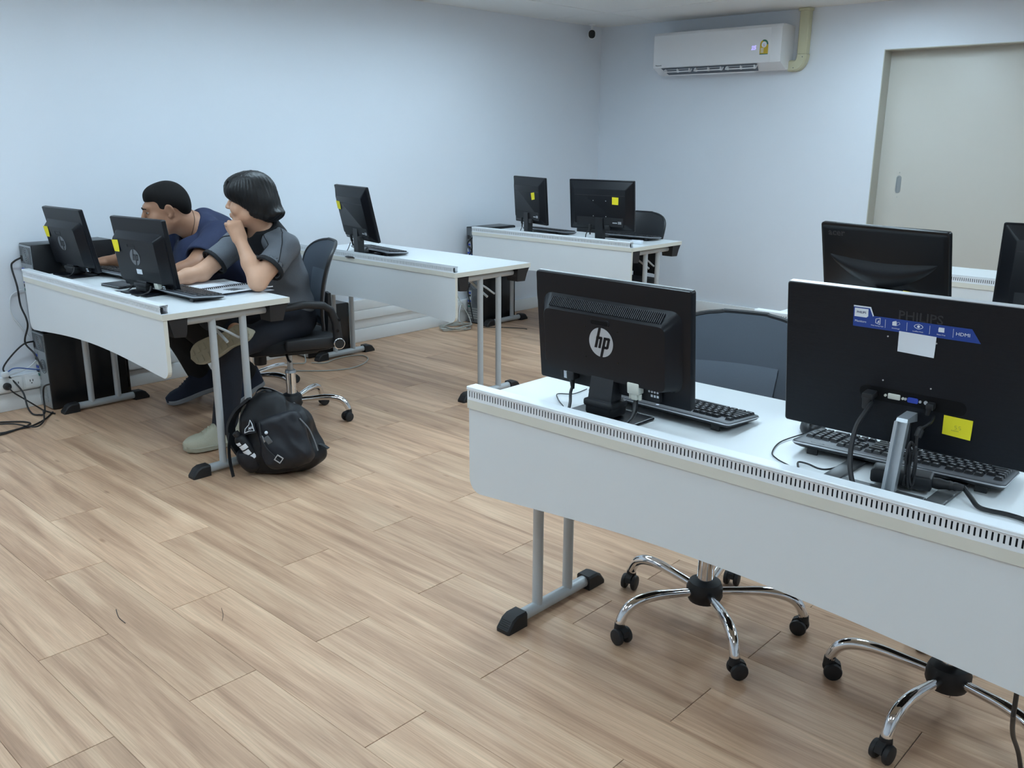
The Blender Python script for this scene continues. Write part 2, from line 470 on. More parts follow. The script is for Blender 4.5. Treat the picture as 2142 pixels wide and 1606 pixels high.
    j.box(DX1 - 0.004, DX1 + 0.002, RY1 - 0.002, RY1 + 0.12, 0, DZ)
    j.box(DX0 - 0.002, DX1 + 0.002, RY1 - 0.002, RY1 + 0.12, DZ - 0.004, DZ + 0.002)
    j.build('door_jamb', 'jamb', t, smooth=False)
    # flush pull: oval plate with a recessed cup
    h = MB()
    cx, cz = 2.685, 1.135
    h.loft([rring(cx, cz, .036, .125, .018, yd - .0005, 6), rring(cx, cz, .036, .125, .018, yd - .003, 6), rring(cx, cz, .022, .105, .011, yd - .003, 6),
            rring(cx, cz, .020, .10, .010, yd - .0008, 6)], 0)
    h.build('door_pull', 'stainless', t)
    for dz in (.085, -.09):
        MB().cyl((cx, yd - .002, cz + dz), (cx, yd, cz + dz), .003, n=8).build('screw', 'stainless', t)

build_room()
# ================================================================== desks
DL, DD, DH = 1.503, 0.608, 0.75
def panel_outline():
    pts = []
    zt, zb, r = 0.7235, 0.475, 0.042
    pts += [(0.003, zt)]
    for k in range(7):
        a = PI + PI / 2 * k / 6
        pts.append((0.003 + r + r * math.cos(a), zb + r + r * math.sin(a)))
    x0, x1 = 0.003 + r, DL - 0.003 - r
    for k in range(1, 20):
        t = k / 20
        pts.append((x0 + (x1 - x0) * t, zb + 0.040 * math.sin(PI * t) ** 1.1))
    for k in range(7):
        a = 1.5 * PI + PI / 2 * k / 6
        pts.append((DL - 0.003 - r + r * math.cos(a), zb + r + r * math.sin(a)))
    pts.append((DL - 0.003, zt))
    return pts

def duct_mesh(lx, cover=True):
    """slotted white wiring duct: base tray, slotted front and back walls, clip-on lid"""
    mb = MB(); y0, y1 = 0.0005, 0.0335; z0, zs0, zs1, zt = 0.750, 0.7585, 0.7755, 0.7790
    mb.box(0, lx, y0, y1, z0, z0 + .002)
    for ya, yb in ((y0, y0 + .0016), (y1 - .0016, y1)):
        mb.box(0, lx, ya, yb, z0 + .002, zs0)
        mb.box(0, lx, ya, yb, zs1, zt)
        n = int(round(lx / 0.0100)); p = lx / n
        for k in range(n):
            mb.box(k * p, k * p + p - .0037, ya, yb, zs0, zs1)
    if cover:
        ring = [(y0 - .0026, .7795), (y0 - .0026, .7868), (y0 - .001, .7885), (y1 + .001, .7885), (y1 + .0026, .7868), (y1 + .0026, .7795),
                (y1 + .0008, .7795), (y1 + .0008, .7862), (y0 - .0008, .7862), (y0 - .0008, .7795)]
        mb.loft([[(0, y, z) for y, z in ring], [(lx, y, z) for y, z in ring]])
        mb.box(0, lx, y0 - .0030, y0 - .0022, .7800, .7812)
    else:
        for ya in (y0 - .001, y1 - .002):
            mb.box(0, lx, ya, ya + .003, .779, .7835)
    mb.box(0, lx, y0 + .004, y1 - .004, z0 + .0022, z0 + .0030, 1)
    # dark sheets paint the shade inside the white duct
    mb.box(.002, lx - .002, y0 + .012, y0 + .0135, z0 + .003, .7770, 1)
    return mb.mesh('cable_duct', ['duct', 'ductshade'])

def desk_parts(root, duct):
    d = MB()
    d.box(0, DL, 0, DD, 0.725, 0.75)
    d.m = [1, 0, 1, 1, 1, 1]
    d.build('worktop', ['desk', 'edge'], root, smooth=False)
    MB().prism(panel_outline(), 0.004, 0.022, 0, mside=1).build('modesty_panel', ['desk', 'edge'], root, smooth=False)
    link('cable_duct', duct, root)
    for side in (0, 1):
        x = 0.056 if side == 0 else DL - 0.056
        s = 1 if side == 0 else -1
        b = MB().cyl((x, .105, .699), (x, .535, .699), .0165, n=16)
        b.build('top_rail', 'greymetal', root)
        for y in (.247, .395):
            MB().cyl((x, y, .030), (x, y, .695), .0165, n=16).build('leg', 'greymetal', root)
        ft = MB()
        ft.cyl((x, .150, .026), (x, .520, .026), .0195, n=16)
        ft.build('foot_bar', 'greymetal', root)
        for e in (0, 1):
            # wedge-shaped black foot cap
            prof = [(0.086, 0.0), (0.086, 0.012), (0.108, 0.040), (0.128, 0.049), (0.170, 0.049), (0.170, 0.0)]
            if e: prof = [(0.65 - a, z) for a, z in prof]
            rings = []
            for dx, k in ((-.027, .86), (-.022, 1.0), (.022, 1.0), (.027, .86)):
                rings.append([(x + dx, y if k == 1 else y + (0.004 if e == 0 else -0.004) * (1 if abs(y - (.086 if e == 0 else .564)) < .03 else 0), z * k) for y, z in prof])
            cp = MB().loft(rings)
            for q in range(5):
                yy = 0.089 + q * .004
                if e: yy = 0.65 - yy
                cp.box(x - .018, x + .018, yy - .0008, yy + .0008, 0.012 + q * .0052, 0.0165 + q * .0052)
            cp.build('foot_cap', 'rubber', root)
        # black brackets under the top
        br = MB()
        br.loft([[(x - .045, .030, .7245), (x + .045, .030, .7245), (x + .045, .115, .7245), (x - .045, .115, .7245)],
                 [(x - .045, .045, .665), (x + .045, .045, .665), (x + .045, .108, .660), (x - .045, .108, .660)],
                 [(x - .040, .052, .645), (x + .040, .052, .645), (x + .040, .104, .640), (x - .040, .104, .640)]])
        br.build('bracket', 'rubber', root)
        br = MB()
        br.loft([[(x - .045, .508, .7245), (x + .048, .508, .7245), (x + .048, .606, .7245), (x - .045, .606, .7245)],
                 [(x - .045, .508, .690), (x + .046, .508, .690), (x + .046, .588, .690), (x - .045, .588, .690)],
                 [(x - .040, .512, .648), (x + .040, .512, .648), (x + .040, .578, .645), (x - .040, .578, .645)]])
        br.build('bracket', 'rubber', root)
        # folding brace with its catch lever
        MB().tube([(x + s * .30, .30, .715), (x + s * .16, .31, .66), (x + s * .020, .325, .575)], .007, n=8, smooth=False).build('fold_brace', 'greymetal', root)
        MB().tube([(x + s * .03, .27, .655), (x + s * .025, .32, .628), (x + s * .022, .375, .592), (x + s * .02, .385, .588)], .006, n=8).build('release_lever', 'greymetal', root)

duct_c = duct_mesh(DL - .012)
duct_o = duct_mesh(DL - .012, False)
DESKS = [
    (0.221, 1.684, 'white folding desk with two people seated behind it', duct_c),
    (0.221, 3.328, 'white folding desk with one monitor, behind the person in the grey polo shirt', duct_o),
    (0.221, 4.938, 'white folding desk in the far corner below the security camera', duct_c),
    (3.489, 1.697, 'white folding desk in the foreground, nearest to the viewer', duct_c),
    (3.489, 3.328, 'white folding desk mostly hidden behind the large foreground monitors', duct_c),
    (3.489, 4.938, 'white folding desk seen in the gap in front of the sliding door', duct_o)]
for x, y, lab, du in DESKS:
    t = thing('folding_desk', lab, 'desk', (x, y, 0), 0, 'white training room desks')
    desk_parts(t, du)
# ================================================================== monitors
# local frame: origin on the desk top below the screen centre, back of the monitor faces -y, tilt leans the top towards -y
def head_T(y, z, tilt): return TR(0, y, z) @ RX(tilt)
def slab(root, w, h, T, mname='monitor', th=0.020, r=0.006):
    mb = MB(); mb.T = T
    mb.loft([rring(0, h / 2, w - .004, h - .004, r, th * .5), rring(0, h / 2, w, h, r, th * .4), rring(0, h / 2, w, h, r, -th * .35),
             rring(0, h / 2, w - .004, h - .004, r, -th * .5)])
    o = mb.build('bezel', mname, root)
    sc = MB(); sc.T = T
    sc.box(-w / 2 + .016, w / 2 - .016, th * .5, th * .5 + .0006, .02, h - .016)
    sc.build('screen', 'screen', root, smooth=False)
def screw_heads(root, T, y, pts, r=.0028, m='silver'):
    for x, z in pts:
        mb = MB(); mb.T = T
        mb.cyl((x, y + .0005, z), (x, y - .0009, z), r, n=8)
        mb.build('screw', m, root)
def note(root, T, x, z, y, wn=.05, hn=.05, rot=0.0, curl=.004, name='sticky_note', m='yellow'):
    mb = MB(); mb.T = T @ TR(x, y, z) @ RY(rot)
    n = 6; v = []; f = []
    for j in range(n + 1):
        for i in range(n + 1):
            u = i / n - .5; q = j / n
            lift = curl * (1 - q) ** 2 * (0.4 + u)
            v.append((u * wn, -.0006 - lift, (q - .5) * hn))
    for j in range(n):
        for i in range(n):
            a = j * (n + 1) + i
            f.append((a, a + 1, a + n + 2, a + n + 1))
    k = len(v)
    v += [(x_, y_ - .0003, z_) for x_, y_, z_ in v]
    f += [tuple(t + k for t in q)[::-1] for q in f]
    mb.add(v, f)
    o = mb.build(name, m, root)
    return o
def scribble(root, T, x, z, y, s=1.0, rot=0):
    mb = MB(); mb.T = T @ TR(x, y, z) @ RY(rot)
    def st(pts): mb.tube([(a * s, -.0012, b * s) for a, b in pts], .0003, n=4, sub=3)
    for ox in (-.004, .004):
        st([(ox + .002, .006), (ox - .0015, .0062), (ox - .0015, .003), (ox + .0015, .0025), (ox + .0015, -.0005), (ox - .0018, -.001)])
    for k in range(5):
        st([(-.012 + k * .003, -.006), (-.0110 + k * .003, -.004), (-.0100 + k * .003, -.006)])
    mb.build('handwriting', 'pencil', root)
def hp_logo(root, T, x, z, y, r, m='silver'):
    mb = MB(); mb.T = T @ TR(x, y, z)
    n = 40
    ring = [(r * math.cos(2 * PI * i / n), r * math.sin(2 * PI * i / n)) for i in range(n)]
    mb.prism(ring, -.0008, 0, 0)
    def stroke(x0, x1, z0, z1, c0=False, c1=False):
        q = []
        for a, b in ((x0, z0), (x1, z0), (x1, z1), (x0, z1)):
            xx, zz = a + b * .26, b
            L_ = math.hypot(xx, zz)
            if L_ > 1.003: xx, zz = xx / L_ * 1.003, zz / L_ * 1.003
            q.append((xx * r, zz * r))
        mb.prism(q, -.0013, -.0005, 1)
    stroke(-.46, -.24, -.40, 1.05); stroke(-.46, .02, .22, .40); stroke(-.14, .06, -.40, .34)
    stroke(.16, .38, -1.05, .40); stroke(.16, .64, .22, .40); stroke(.50, .70, -.34, .34); stroke(.16, .64, -.40, -.22)
    o = mb.build('brand_logo', [m, 'monitor'], root, smooth=False)
    o['label'] = 'round silver logo with dark letters'
def stand_hp(root, ny, nz):
    """tapered neck in a socket on a flat base"""
    MB().rbox(-.105, .105, -.105, .045, .0005, .009, .004).build('stand_base', 'monitor', root)
    nk = MB()
    nk.loft([[(-.038, -.058, .050), (.038, -.058, .050), (.038, -.016, .050), (-.038, -.016, .050)],
             [(-.036, -.047, .118), (.036, -.047, .118), (.036, -.006, .118), (-.036, -.006, .118)],
             [(-.032, -.042, .128), (.032, -.042, .128), (.032, .000, .128), (-.032, .000, .128)]])
    nk.build('stand_neck', 'blackplastic', root)
    sk = MB(); sk.rbox(-.044, .044, -.064, .004, .011, .056, .008)
    sk.rbox(-.047, .047, -.068, .004, .034, .054, .006)
    sk.build('stand_socket', 'blackplastic', root)

def hp_wide(root, y, z, tilt, w=.494, h=.300):
    T = head_T(y, z, tilt)
    slab(root, w, h, T)
    yb = -.010
    c = MB(); c.T = T
    cw, cz = w * .86, h * .455
    c.loft([rring(0, h * .475, w * .90, h * .69, .03, yb), rring(0, h * .470, w * .875, h * .67, .03, yb - .004),
            rring(0, h * .435, w * .80, h * .57, .022, yb - .030), rring(0, h * .430, w * .785, h * .550, .018, yb - .0335)])
    c.build('back_cover', 'monitor', root)
    # vent ribs on the top slope
    v = MB(); v.T = T
    n = 62; p0 = (yb - .0305, h * .722); p1 = (yb - .0055, h * .803)
    for k in range(n):
        x = -w * .36 + w * .72 * k / (n - 1)
        dy, dz = p1[0] - p0[0], p1[1] - p0[1]
        L_ = math.hypot(dy, dz); ny, nz = -dz / L_, dy / L_
        q = []
        for (t, o) in ((.08, .0), (.92, .0), (.92, .0030), (.08, .0030)):
            q.append((p0[0] + dy * t + ny * o * (1 if ny < 0 else -1), p0[1] + dz * t + abs(nz) * o))
        v.add([(x - .0013, a, b) for a, b in q] + [(x + .0013, a, b) for a, b in q],
              [(0, 1, 2, 3), (4, 7, 6, 5), (0, 4, 5, 1), (1, 5, 6, 2), (2, 6, 7, 3), (3, 7, 4, 0)])
    v.build('vent_ribs', 'ink', root, smooth=False)
    tt = MB(); tt.T = T
    tt.box(-w / 2 + .003, w / 2 - .003, -.001, .009, h - .0003, h + .0012)
    tt.build('top_trim', 'greytrim', root, smooth=False)
    s = MB(); s.T = T
    ys = yb - .0335
    s.loft([rring(-.004, h * .655, .062, .018, .007, ys + .001), rring(-.004, h * .655, .060, .016, .007, ys - .0016), rring(-.004, h * .655, .056, .012, .006, ys - .0016), rring(-.004, h * .653, .053, .010, .005, ys - .0003)])
    s.build('handle_slot', 'monitor', root)
    s = MB(); s.T = T
    s.prism([(x_, z_) for x_, _, z_ in rring(-.004, h * .655, .056, .012, .006, 0)], ys - .0009, ys - .0003)
    s.build('slot_shade', 'deepblack', root, smooth=False)  # raised dark plate painted as the slot's shadow gap
    hp_logo(root, T, 0, h * .485, ys - .0006, .0385)
    screw_heads(root, T, ys, [(-.052, h * .60), (.052, h * .60), (-.052, h * .33), (.052, h * .33)], .0018, 'blackgloss')
    # port bay below the cover
    p = MB(); p.T = T
    p.box(-w * .33, w * .33, yb - .012, yb, h * .03, h * .16)
    p.build('port_bay', 'blackmatte', root, smooth=False)
    l = MB(); l.T = T
    l.box(-.150, -.128, yb - .0128, yb - .0121, h * .055, h * .145)
    l.build('rating_label', 'whiteprint', root, smooth=False)
    g = MB(); g.T = T
    for i in range(4): g.cyl((.132 + i * .0085, yb - .0122, h * .115), (.132 + i * .0085, yb - .0128, h * .115), .003, n=10)
    for i in range(3): g.box(.137 + i * .009, .143 + i * .009, yb - .0128, yb - .0122, h * .070, h * .091)
    g.box(.134, .158, yb - .0128, yb - .0122, h * .136, h * .148)
    g.build('approval_marks', 'whiteprint', root, smooth=False)
    d = MB(); d.T = T
    d.rbox(.080, .116, yb - .036, yb - .012, h * .085, h * .185, .003)
    for k in (-1, 1): d.cyl((.098 + k * .0145, yb - .024, h * .085), (.098 + k * .0145, yb - .024, h * .035), .0045, n=10)
    d.rbox(.088, .108, yb - .033, yb - .015, h * .03, h * .09, .004)
    o = d.build('dvi_plug', 'cream', root); o['label'] = 'cream video plug'
    d = MB(); d.T = T
    d.rbox(-.122, -.096, yb - .036, yb - .010, h * .08, h * .16, .004); d.cyl((-.109, yb - .026, h * .09), (-.109, yb - .026, h * -.01), .008, .005, n=10)
    d.build('power_plug', 'rubber', root)
    stand_hp(root, y, z)

def hp_square(root, y, z, tilt, w=.410, h=.325, note_at=None, label=False):
    T = head_T(y, z, tilt)
    slab(root, w, h, T, th=.022)
    yb = -.011
    c = MB(); c.T = T
    c.loft([rring(0, h * .44, w * .93, h * .74, .02, yb), rring(0, h * .435, w * .90, h * .72, .02, yb - .004),
            rring(0, h * .430, w * .80, h * .61, .014, yb - .036), rring(0, h * .425, w * .785, h * .595, .012, yb - .039)])
    c.build('back_cover', 'monitor', root)
    ys = yb - .039
    s = MB(); s.T = T
    s.loft([rring(-.02, h * .635, .06, .018, .004, ys - .0012), rring(-.02, h * .635, .055, .013, .003, ys - .0012), rring(-.02, h * .635, .05, .01, .003, ys + .004)], cap0=False)
    s.build('handle_slot', 'blackmatte', root)
    hp_logo(root, T, -.005, h * .475, ys - .0006, .0375, 'dimsilver')
    p = MB(); p.T = T
    p.box(-w * .34, w * .34, yb - .018, yb, h * .015, h * .10)
    p.build('port_bay', 'blackmatte', root, smooth=False)
    if label:
        l = MB(); l.T = T
        l.box(-.018, .024, ys - .0008, ys - .0002, h * .235, h * .305)
        o = l.build('asset_sticker', 'whiteprint', root, smooth=False); o['label'] = 'white asset sticker'
        l = MB(); l.T = T
        l.rbox(.090, .120, yb - .038, yb - .016, h * .04, h * .135, .003)
        l.build('video_plug', 'cream', root)
    g = MB(); g.T = T
    for i in range(3): g.box(.125 + i * .008, .131 + i * .008, yb - .0188, yb - .0181, h * .03, h * .05)
    g.box(.125, .145, yb - .0188, yb - .0181, h * .062, h * .08)
    g.build('approval_marks', 'whiteprint', root, smooth=False)
    if note_at: note(root, T, note_at[0], note_at[1], ys - .0005, .05, .055, -.05, .006)
    stand_hp(root, y, z)

def office_wide(root, y, z, tilt, w, h, note_at, bumps=True):
    """monitor with a two-step back and a groove, tall rectangular neck"""
    T = head_T(y, z, tilt)
    slab(root, w, h, T, 'monitor2', th=.018)
    yb = -.009
    c = MB(); c.T = T
    c.loft([rring(0, h * .50, w * .97, h * .95, .006, yb), rring(0, h * .485, w * .80, h * .70, .01, yb - .026), rring(0, h * .48, w * .79, h * .69, .008, yb - .0275)])
    c.build('back_cover', 'monitor2', root)
    ys = yb - .0275
    g = MB(); g.T = T
    g.box(-w * .385, w * .385, ys - .0008, ys + .001, h * .700, h * .710)
    g.build('groove', 'ink', root, smooth=False)
    if bumps: screw_heads(root, T, ys, [(-.05, h * .60), (.05, h * .60), (-.05, h * .29), (.05, h * .29)], .0032)
    p = MB(); p.T = T
    p.box(-w * .36, w * .36, ys - .001, yb, h * .09, h * .27)
    p.build('port_bay', 'blackmatte', root, smooth=False)
    g = MB(); g.T = T
    g.box(w * .20, w * .27, ys - .0018, ys - .0010, h * .16, h * .18)
    for i in range(3): g.box(w * .285 + i * .009, w * .285 + .006 + i * .009, ys - .0018, ys - .0010, h * .15, h * .20)
    g.build('approval_marks', 'silver', root, smooth=False)
    note(root, T, note_at[0], note_at[1], ys - .0005, .05, .05, note_at[2], .003)
    nk = MB()
    nk.loft([[(-.030, -.050, .012), (.030, -.050, .012), (.030, -.012, .012), (-.030, -.012, .012)],
             [(-.030, -.055, .170), (.030, -.055, .170), (.030, -.010, .170), (-.030, -.010, .170)]])
    nk.build('stand_neck', 'blackplastic', root)
    MB().lathe([(.02, .0005), (.118, .0005), (.120, .004), (.112, .010), (.045, .014), (.02, .015)], 36).build('stand_base', 'blackgloss', root)
    pl = MB(); pl.T = T
    pl.rbox(-.085, -.067, ys - .012, ys, h * -.02, h * .12, .004)
    pl.cyl((-.076, ys - .006, h * -.02), (-.076, ys - .006, h * -.09), .005, n=8)
    pl.build('power_plug', 'rubber', root)
    pl = MB(); pl.T = T
    pl.rbox(.045, .085, ys - .018, ys, h * .03, h * .12, .004)
    pl.build('video_plug', 'rubber', root)

def acer_wide(root, y, z, tilt, w=.525, h=.311):
    T = head_T(y, z, tilt)
    slab(root, w, h, T, 'blacksatin', th=.020, r=.010)
    yb = -.010
    # swelling lower back with a crescent upper rim
    c = MB(); c.T = T
    n = 24
    rim = []
    for k in range(n + 1):
        t = k / n
        rim.append((-w * .42 + w * .84 * t, h * .52 - h * .19 * math.sin(PI * t) ** 1.0))
    c.loft([rring(0, h * .49, w * .98, h * .95, .012, yb), rring(0, h * .49, w * .95, h * .90, .02, yb - .006)])
    c.build('back_cover', 'blacksatin', root)
    u = MB(); u.T = T
    def f(a, b):
        x = -w * .42 + w * .84 * a
        zt = h * .60 - h * .05 * math.sin(PI * a)
        zb = h * .58 - h * .33 * math.sin(PI * a) ** .8
        e = math.sin(PI * a) ** .6
        return (x, yb - .006 - .022 * e * math.sin(PI * min(1, b * .9)) ** 1.0, zt + (zb - zt) * b)
    u.grid(f, 28, 10)
    u.build('back_bulge', 'monitor2', root)
    text_mesh('acer', .036, 'emboss', root, T @ TR(-w * .36, yb - .0066, h * .885) @ RX(PI / 2), 'brand_lettering', .0008, bold=.0006, sx=1.15)
    note(root, T, .115, h * .155, yb - .0105, .05, .05, .05, .004)
    nk = MB()
    nk.loft([[(-.035, -.05, .012), (.035, -.05, .012), (.035, -.01, .012), (-.035, -.01, .012)], [(-.03, -.045, .15), (.03, -.045, .15), (.03, 0, .15), (-.03, 0, .15)]])
    nk.build('stand_neck', 'blackgloss', root)
    MB().lathe([(.02, .0005), (.118, .0005), (.120, .004), (.112, .010), (.02, .015)], 32).build('stand_base', 'blackgloss', root)

def philips_wide(root, y, z, tilt, w=.545, h=.330):
    T = head_T(y, z, tilt)
    mb = MB(); mb.T = T
    def pring(ww, zb, zt, y_):
        # bottom corners cut round, sides slightly drawn in below
        pts = rring(0, (zb + zt) / 2, ww, zt - zb, .006, y_, 4)
        return [(x * (1 - .02 * max(0, (.35 - (q - zb) / (zt - zb)))), yy, q) for x, yy, q in pts]
    mb.loft([pring(w - .004, .002, h - .002, .010), pring(w, 0, h, .006), pring(w, 0, h, -.008), pring(w - .006, .003, h - .0012, -.012)])
    mb.build('back_cover', 'brushed', root)
    sc = MB(); sc.T = T
    sc.box(-w / 2 + .010, w / 2 - .010, .010, .0108, .018, h - .010)
    sc.build('screen', 'screen', root, smooth=False)
    tr = MB(); tr.T = T
    tr.box(-w / 2 + .004, w / 2 - .004, -.010, .008, h - .0002, h + .0014)
    tr.build('top_trim', 'silver', root, smooth=False)
    ys = -.012
    # oblong port recess, its shade painted as a dark plate on the cover, with sockets
    p = MB(); p.T = T
    p.prism([(x_, z_) for x_, _, z_ in rring(.012, .108, .218, .030, .0148, 0, 8)], ys - .0008, ys + .002)
    p.build('port_shade', 'deepblack', root, smooth=False)
    d = MB(); d.T = T
    d.rbox(-.036, -.010, ys - .004, ys + .005, .102, .114, .002)
    for x in (-.041, -.0045): d.cyl((x, ys - .004, .108), (x, ys + .004, .108), .0028, n=8)
    d.build('dvi_socket', 'cream', root)
    d = MB(); d.T = T
    d.loft([rring(.016, .108, .022, .011, .003, ys - .004), rring(.016, .108, .020, .010, .003, ys + .005)])
    d.build('vga_socket', 'vga', root)
    d = MB(); d.T = T
    for x in (.001, .031): d.cyl((x, ys - .004, .108), (x, ys + .004, .108), .0028, n=8)
    d.cyl((.042, ys - .003, .108), (.042, ys + .004, .108), .004, n=12)
    d.build('jack_sockets', 'silver', root)
    d = MB(); d.T = T
    d.rbox(-.082, -.058, ys - .028, ys + .004, .100, .114, .003)
    d.rbox(-.080, -.062, ys - .030, ys - .012, .078, .106, .004)
    d.build('hdmi_plug', 'rubber', root)
    d = MB(); d.T = T
    d.rbox(.046, .062, ys - .016, ys + .004, .098, .112, .003)
    d.cyl((.052, ys - .010, .10), (.050, ys - .012, .086), .005, .004, n=10)
    d.build('power_jack', 'rubber', root)
    screw_heads(root, T, ys, [(-.049, .140), (.049, .140), (-.045, .238), (.052, .238)], .0017)
    # embossed brand name
    text_mesh('PHILIPS', .0265, 'emboss', root, T @ TR(.017, ys - .0001, .2860) @ RX(PI / 2), 'brand_lettering', .0004, bold=.0002, sx=1.05)
    T0 = T; T = T @ TR(-.012, 0, .010)
    # blue feature sticker
    st = MB(); st.T = T
    x0, x1, zb, zt = -.108, .146, .2405, .2735
    out = [(x0, zb), (x1, zb), (x1 - .020, zt - .008), (-.070, zt - .008), (-.076, zt + .010), (x0, zt + .010)]
    out = [(x0, zb), (x1, zb), (x1 - .018, .2675), (-.066, .2675), (-.073, .2845), (x0, .2845)]
    st.prism(out, ys - .0008, ys - .0002)
    sk = st.build('feature_sticker', 'blue', root, smooth=False); sk['label'] = 'blue feature sticker with white icons'
    y1 = ys - .0010
    wt = MB(); wt.T = T
    wt.prism([(x0, .2830), (-.0735, .2830), (-.0665, .2660), (-.0645, .2675), (-.0715, .2860), (x0, .2860)], y1 - .0003, y1)
    wt.prism([(-.1055, .2620), (-.080, .2620), (-.0765, .2650), (-.0765, .2805), (-.1055, .2805)], y1 - .0003, y1)
    for x in (-.040, .004, .049, .094): wt.box(x - .0003, x + .0003, y1 - .0003, y1, .2455, .2635)
    # pictograms: screen, split picture, eye, corner square
    def outline(pts, wdt=.0011):
        for a, b in zip(pts, pts[1:] + pts[:1]):
            dx, dz = b[0] - a[0], b[1] - a[1]; L_ = math.hypot(dx, dz); nx, nz = -dz / L_ * wdt / 2, dx / L_ * wdt / 2
            wt.prism([(a[0] - nx, a[1] - nz), (b[0] - nx, b[1] - nz), (b[0] + nx, b[1] + nz), (a[0] + nx, a[1] + nz)], y1 - .0003, y1)
    outline([(-.060, .2535), (-.051, .2510), (-.051, .2650), (-.060, .2620)])
    wt.prism([(-.057, .2545), (-.0525, .2545), (-.0535, .2605)], y1 - .0004, y1)
    outline([(-.025, .2535), (-.018, .2535), (-.018, .2630), (-.025, .2605)])
    wt.prism([(-.0245, .2540), (-.0185, .2540), (-.0185, .2620), (-.0245, .2600)], y1 - .0004, y1)
    outline([(-.017, .2535), (-.010, .2575), (-.012, .2615), (-.017, .2600)], .0006)
    eye = [(.027 + .0085 * math.cos(a) , .2580 + .0050 * math.sin(a) * (1 - .25 * abs(math.cos(a)))) for a in [2 * PI * k / 20 for k in range(20)]]
    outline(eye, .0010)
    wt.prism([(.027 + .0028 * math.cos(2 * PI * k / 12), .2580 + .0028 * math.sin(2 * PI * k / 12)) for k in range(12)], y1 - .0004, y1)
    wt.prism([(.066, .2530), (.077, .2530), (.077, .2625), (.0665, .2625), (.0655, .258)], y1 - .0003, y1)
    wt.build('sticker_icons', 'whiteprint', sk, smooth=False)
    def tx(s, size, x, zz, m, name='lettering', b=0, sx=1.0, al='CENTER'):
        text_mesh(s, size, m, sk, T @ TR(x, y1 - .0004, zz) @ RX(PI / 2), name, .0001, al, bold=b, sx=sx)
    tx('PHILIPS', .0066, -.091, .2720, 'navyprint', b=.0001, sx=.95)
    tx('Monitors', .0066, -.092, .2525, 'whiteprint')
    tx('Wide Viewing Angle', .0032, -.0565, .2475, 'whiteprint')
    tx('SmartImage', .0034, -.018, .2475, 'whiteprint')
    tx('LowBlue Mode', .0034, .0265, .2475, 'whiteprint')
    tx('Flicker-Free', .0034, .0715, .2475, 'whiteprint')
    tx('HDMI', .0098, .1125, .2540, 'whiteprint', sx=1.12)
    T = T0
    # white paper label, yellow note
    note(root, T, .014, .2305, ys - .0005, .074, .044, .02, .003, 'blank_label', 'paper')
    nn = note(root, T, .107, .0680, ys - .0005, .056, .042, .02, .004)
    scribble(nn, T, .109, .0660, ys - .004)
    # aluminium channel column on a forked base
    MB().rbox(-.016, .016, -.02, .005, .075, .165, .002).build('hinge_block', 'blackplastic', root)
    col = MB()
    cx = .016
    def slant(x0, x1, y0, y1, z0, z1):       # column leans back towards the screen
        sh = .030
        col.loft([[(x0, y0, z0), (x1, y0, z0), (x1, y1, z0), (x0, y1, z0)], [(x0, y0 + sh, z1), (x1, y0 + sh, z1), (x1, y1 + sh, z1), (x0, y1 + sh, z1)]])
    for k in (-1, 1):
        slant(cx + k * .0098 - .0034, cx + k * .0098 + .0034, -.112, -.096, .004, .150)
    slant(cx - .0066, cx + .0066, -.102, -.092, .004, .150)
    col.loft([[(cx - .012, -.078, .1495), (cx + .012, -.078, .1495), (cx + .012, -.015, .1400), (cx - .012, -.015, .1400)], [(cx - .011, -.074, .157), (cx + .011, -.074, .157), (cx + .011, -.015, .160), (cx - .011, -.015, .160)]])
    o = col.build('stand_column', 'alu', root, smooth=False); o['label'] = 'bare aluminium column'
    bs = MB()
    bs.rbox(-.0870, .0870, -.127, -.087, .0005, .0072, .003)
    bs.rbox(-.125, -.088, -.128, .105, .0005, .008, .003); bs.rbox(.088, .125, -.128, .105, .0005, .008, .003)
    bs.rbox(-.0870, .0870, .080, .104, .0005, .0072, .003)
    bs.build('stand_base', 'darkmetal', root)

def monitor(label, x, y, yaw, group='desk monitors seen from behind'):
    return thing('monitor', label, 'monitor', (x, y, .75), R(yaw), group)

# (pose: x, y of the screen's lower edge, height of that edge, yaw, tilt)
t = monitor('black monitor with round silver logo and vent strip on the foreground desk', 3.875, 1.856, -1.2); hp_wide(t, 0, .066, R(5.3))
t = monitor('black brushed monitor with blue feature sticker on an aluminium column', 4.602, 1.918, -.4); philips_wide(t, 0, .080, R(7.0))
t = monitor('black monitor with round logo, nearest the wall and the stacked computer cases', 0.380, 1.920, 3.0); hp_square(t, 0, .030, R(11.5), note_at=(-.138, .208))
t = monitor('black monitor with round logo and white asset sticker, in front of the two people', 1.165, 1.924, 7.0); hp_square(t, 0, .025, R(8.5), note_at=(-.138, .200), label=True)
t = monitor('black monitor standing alone beside a mouse on the middle desk by the wall', 0.806, 3.437, -12.4); office_wide(t, 0, .100, R(12.5), .442, .330, (-.155, .215, .05), False)
t = monitor('black monitor turned sideways on the far corner desk', 0.729, 5.062, -18.7); office_wide(t, 0, .092, R(4.0), .465, .335, (.10, .205, -.15), False)
t = monitor('black monitor with a yellow note facing straight out on the far corner desk', 1.352, 5.104, 7.3); office_wide(t, 0, .085, R(5.2), .512, .342, (.125, .208, .02))
t = monitor('glossy black monitor lettered acer behind the blue-stickered one', 3.925, 3.545, -9.5); acer_wide(t, 0, .088, R(13.0))
t = monitor('black monitor cut off by the right edge of the picture', 4.535, 3.66, 8.0); office_wide(t, 0, .086, R(-2.0), .500, .335, (.10, .205, 0), False)
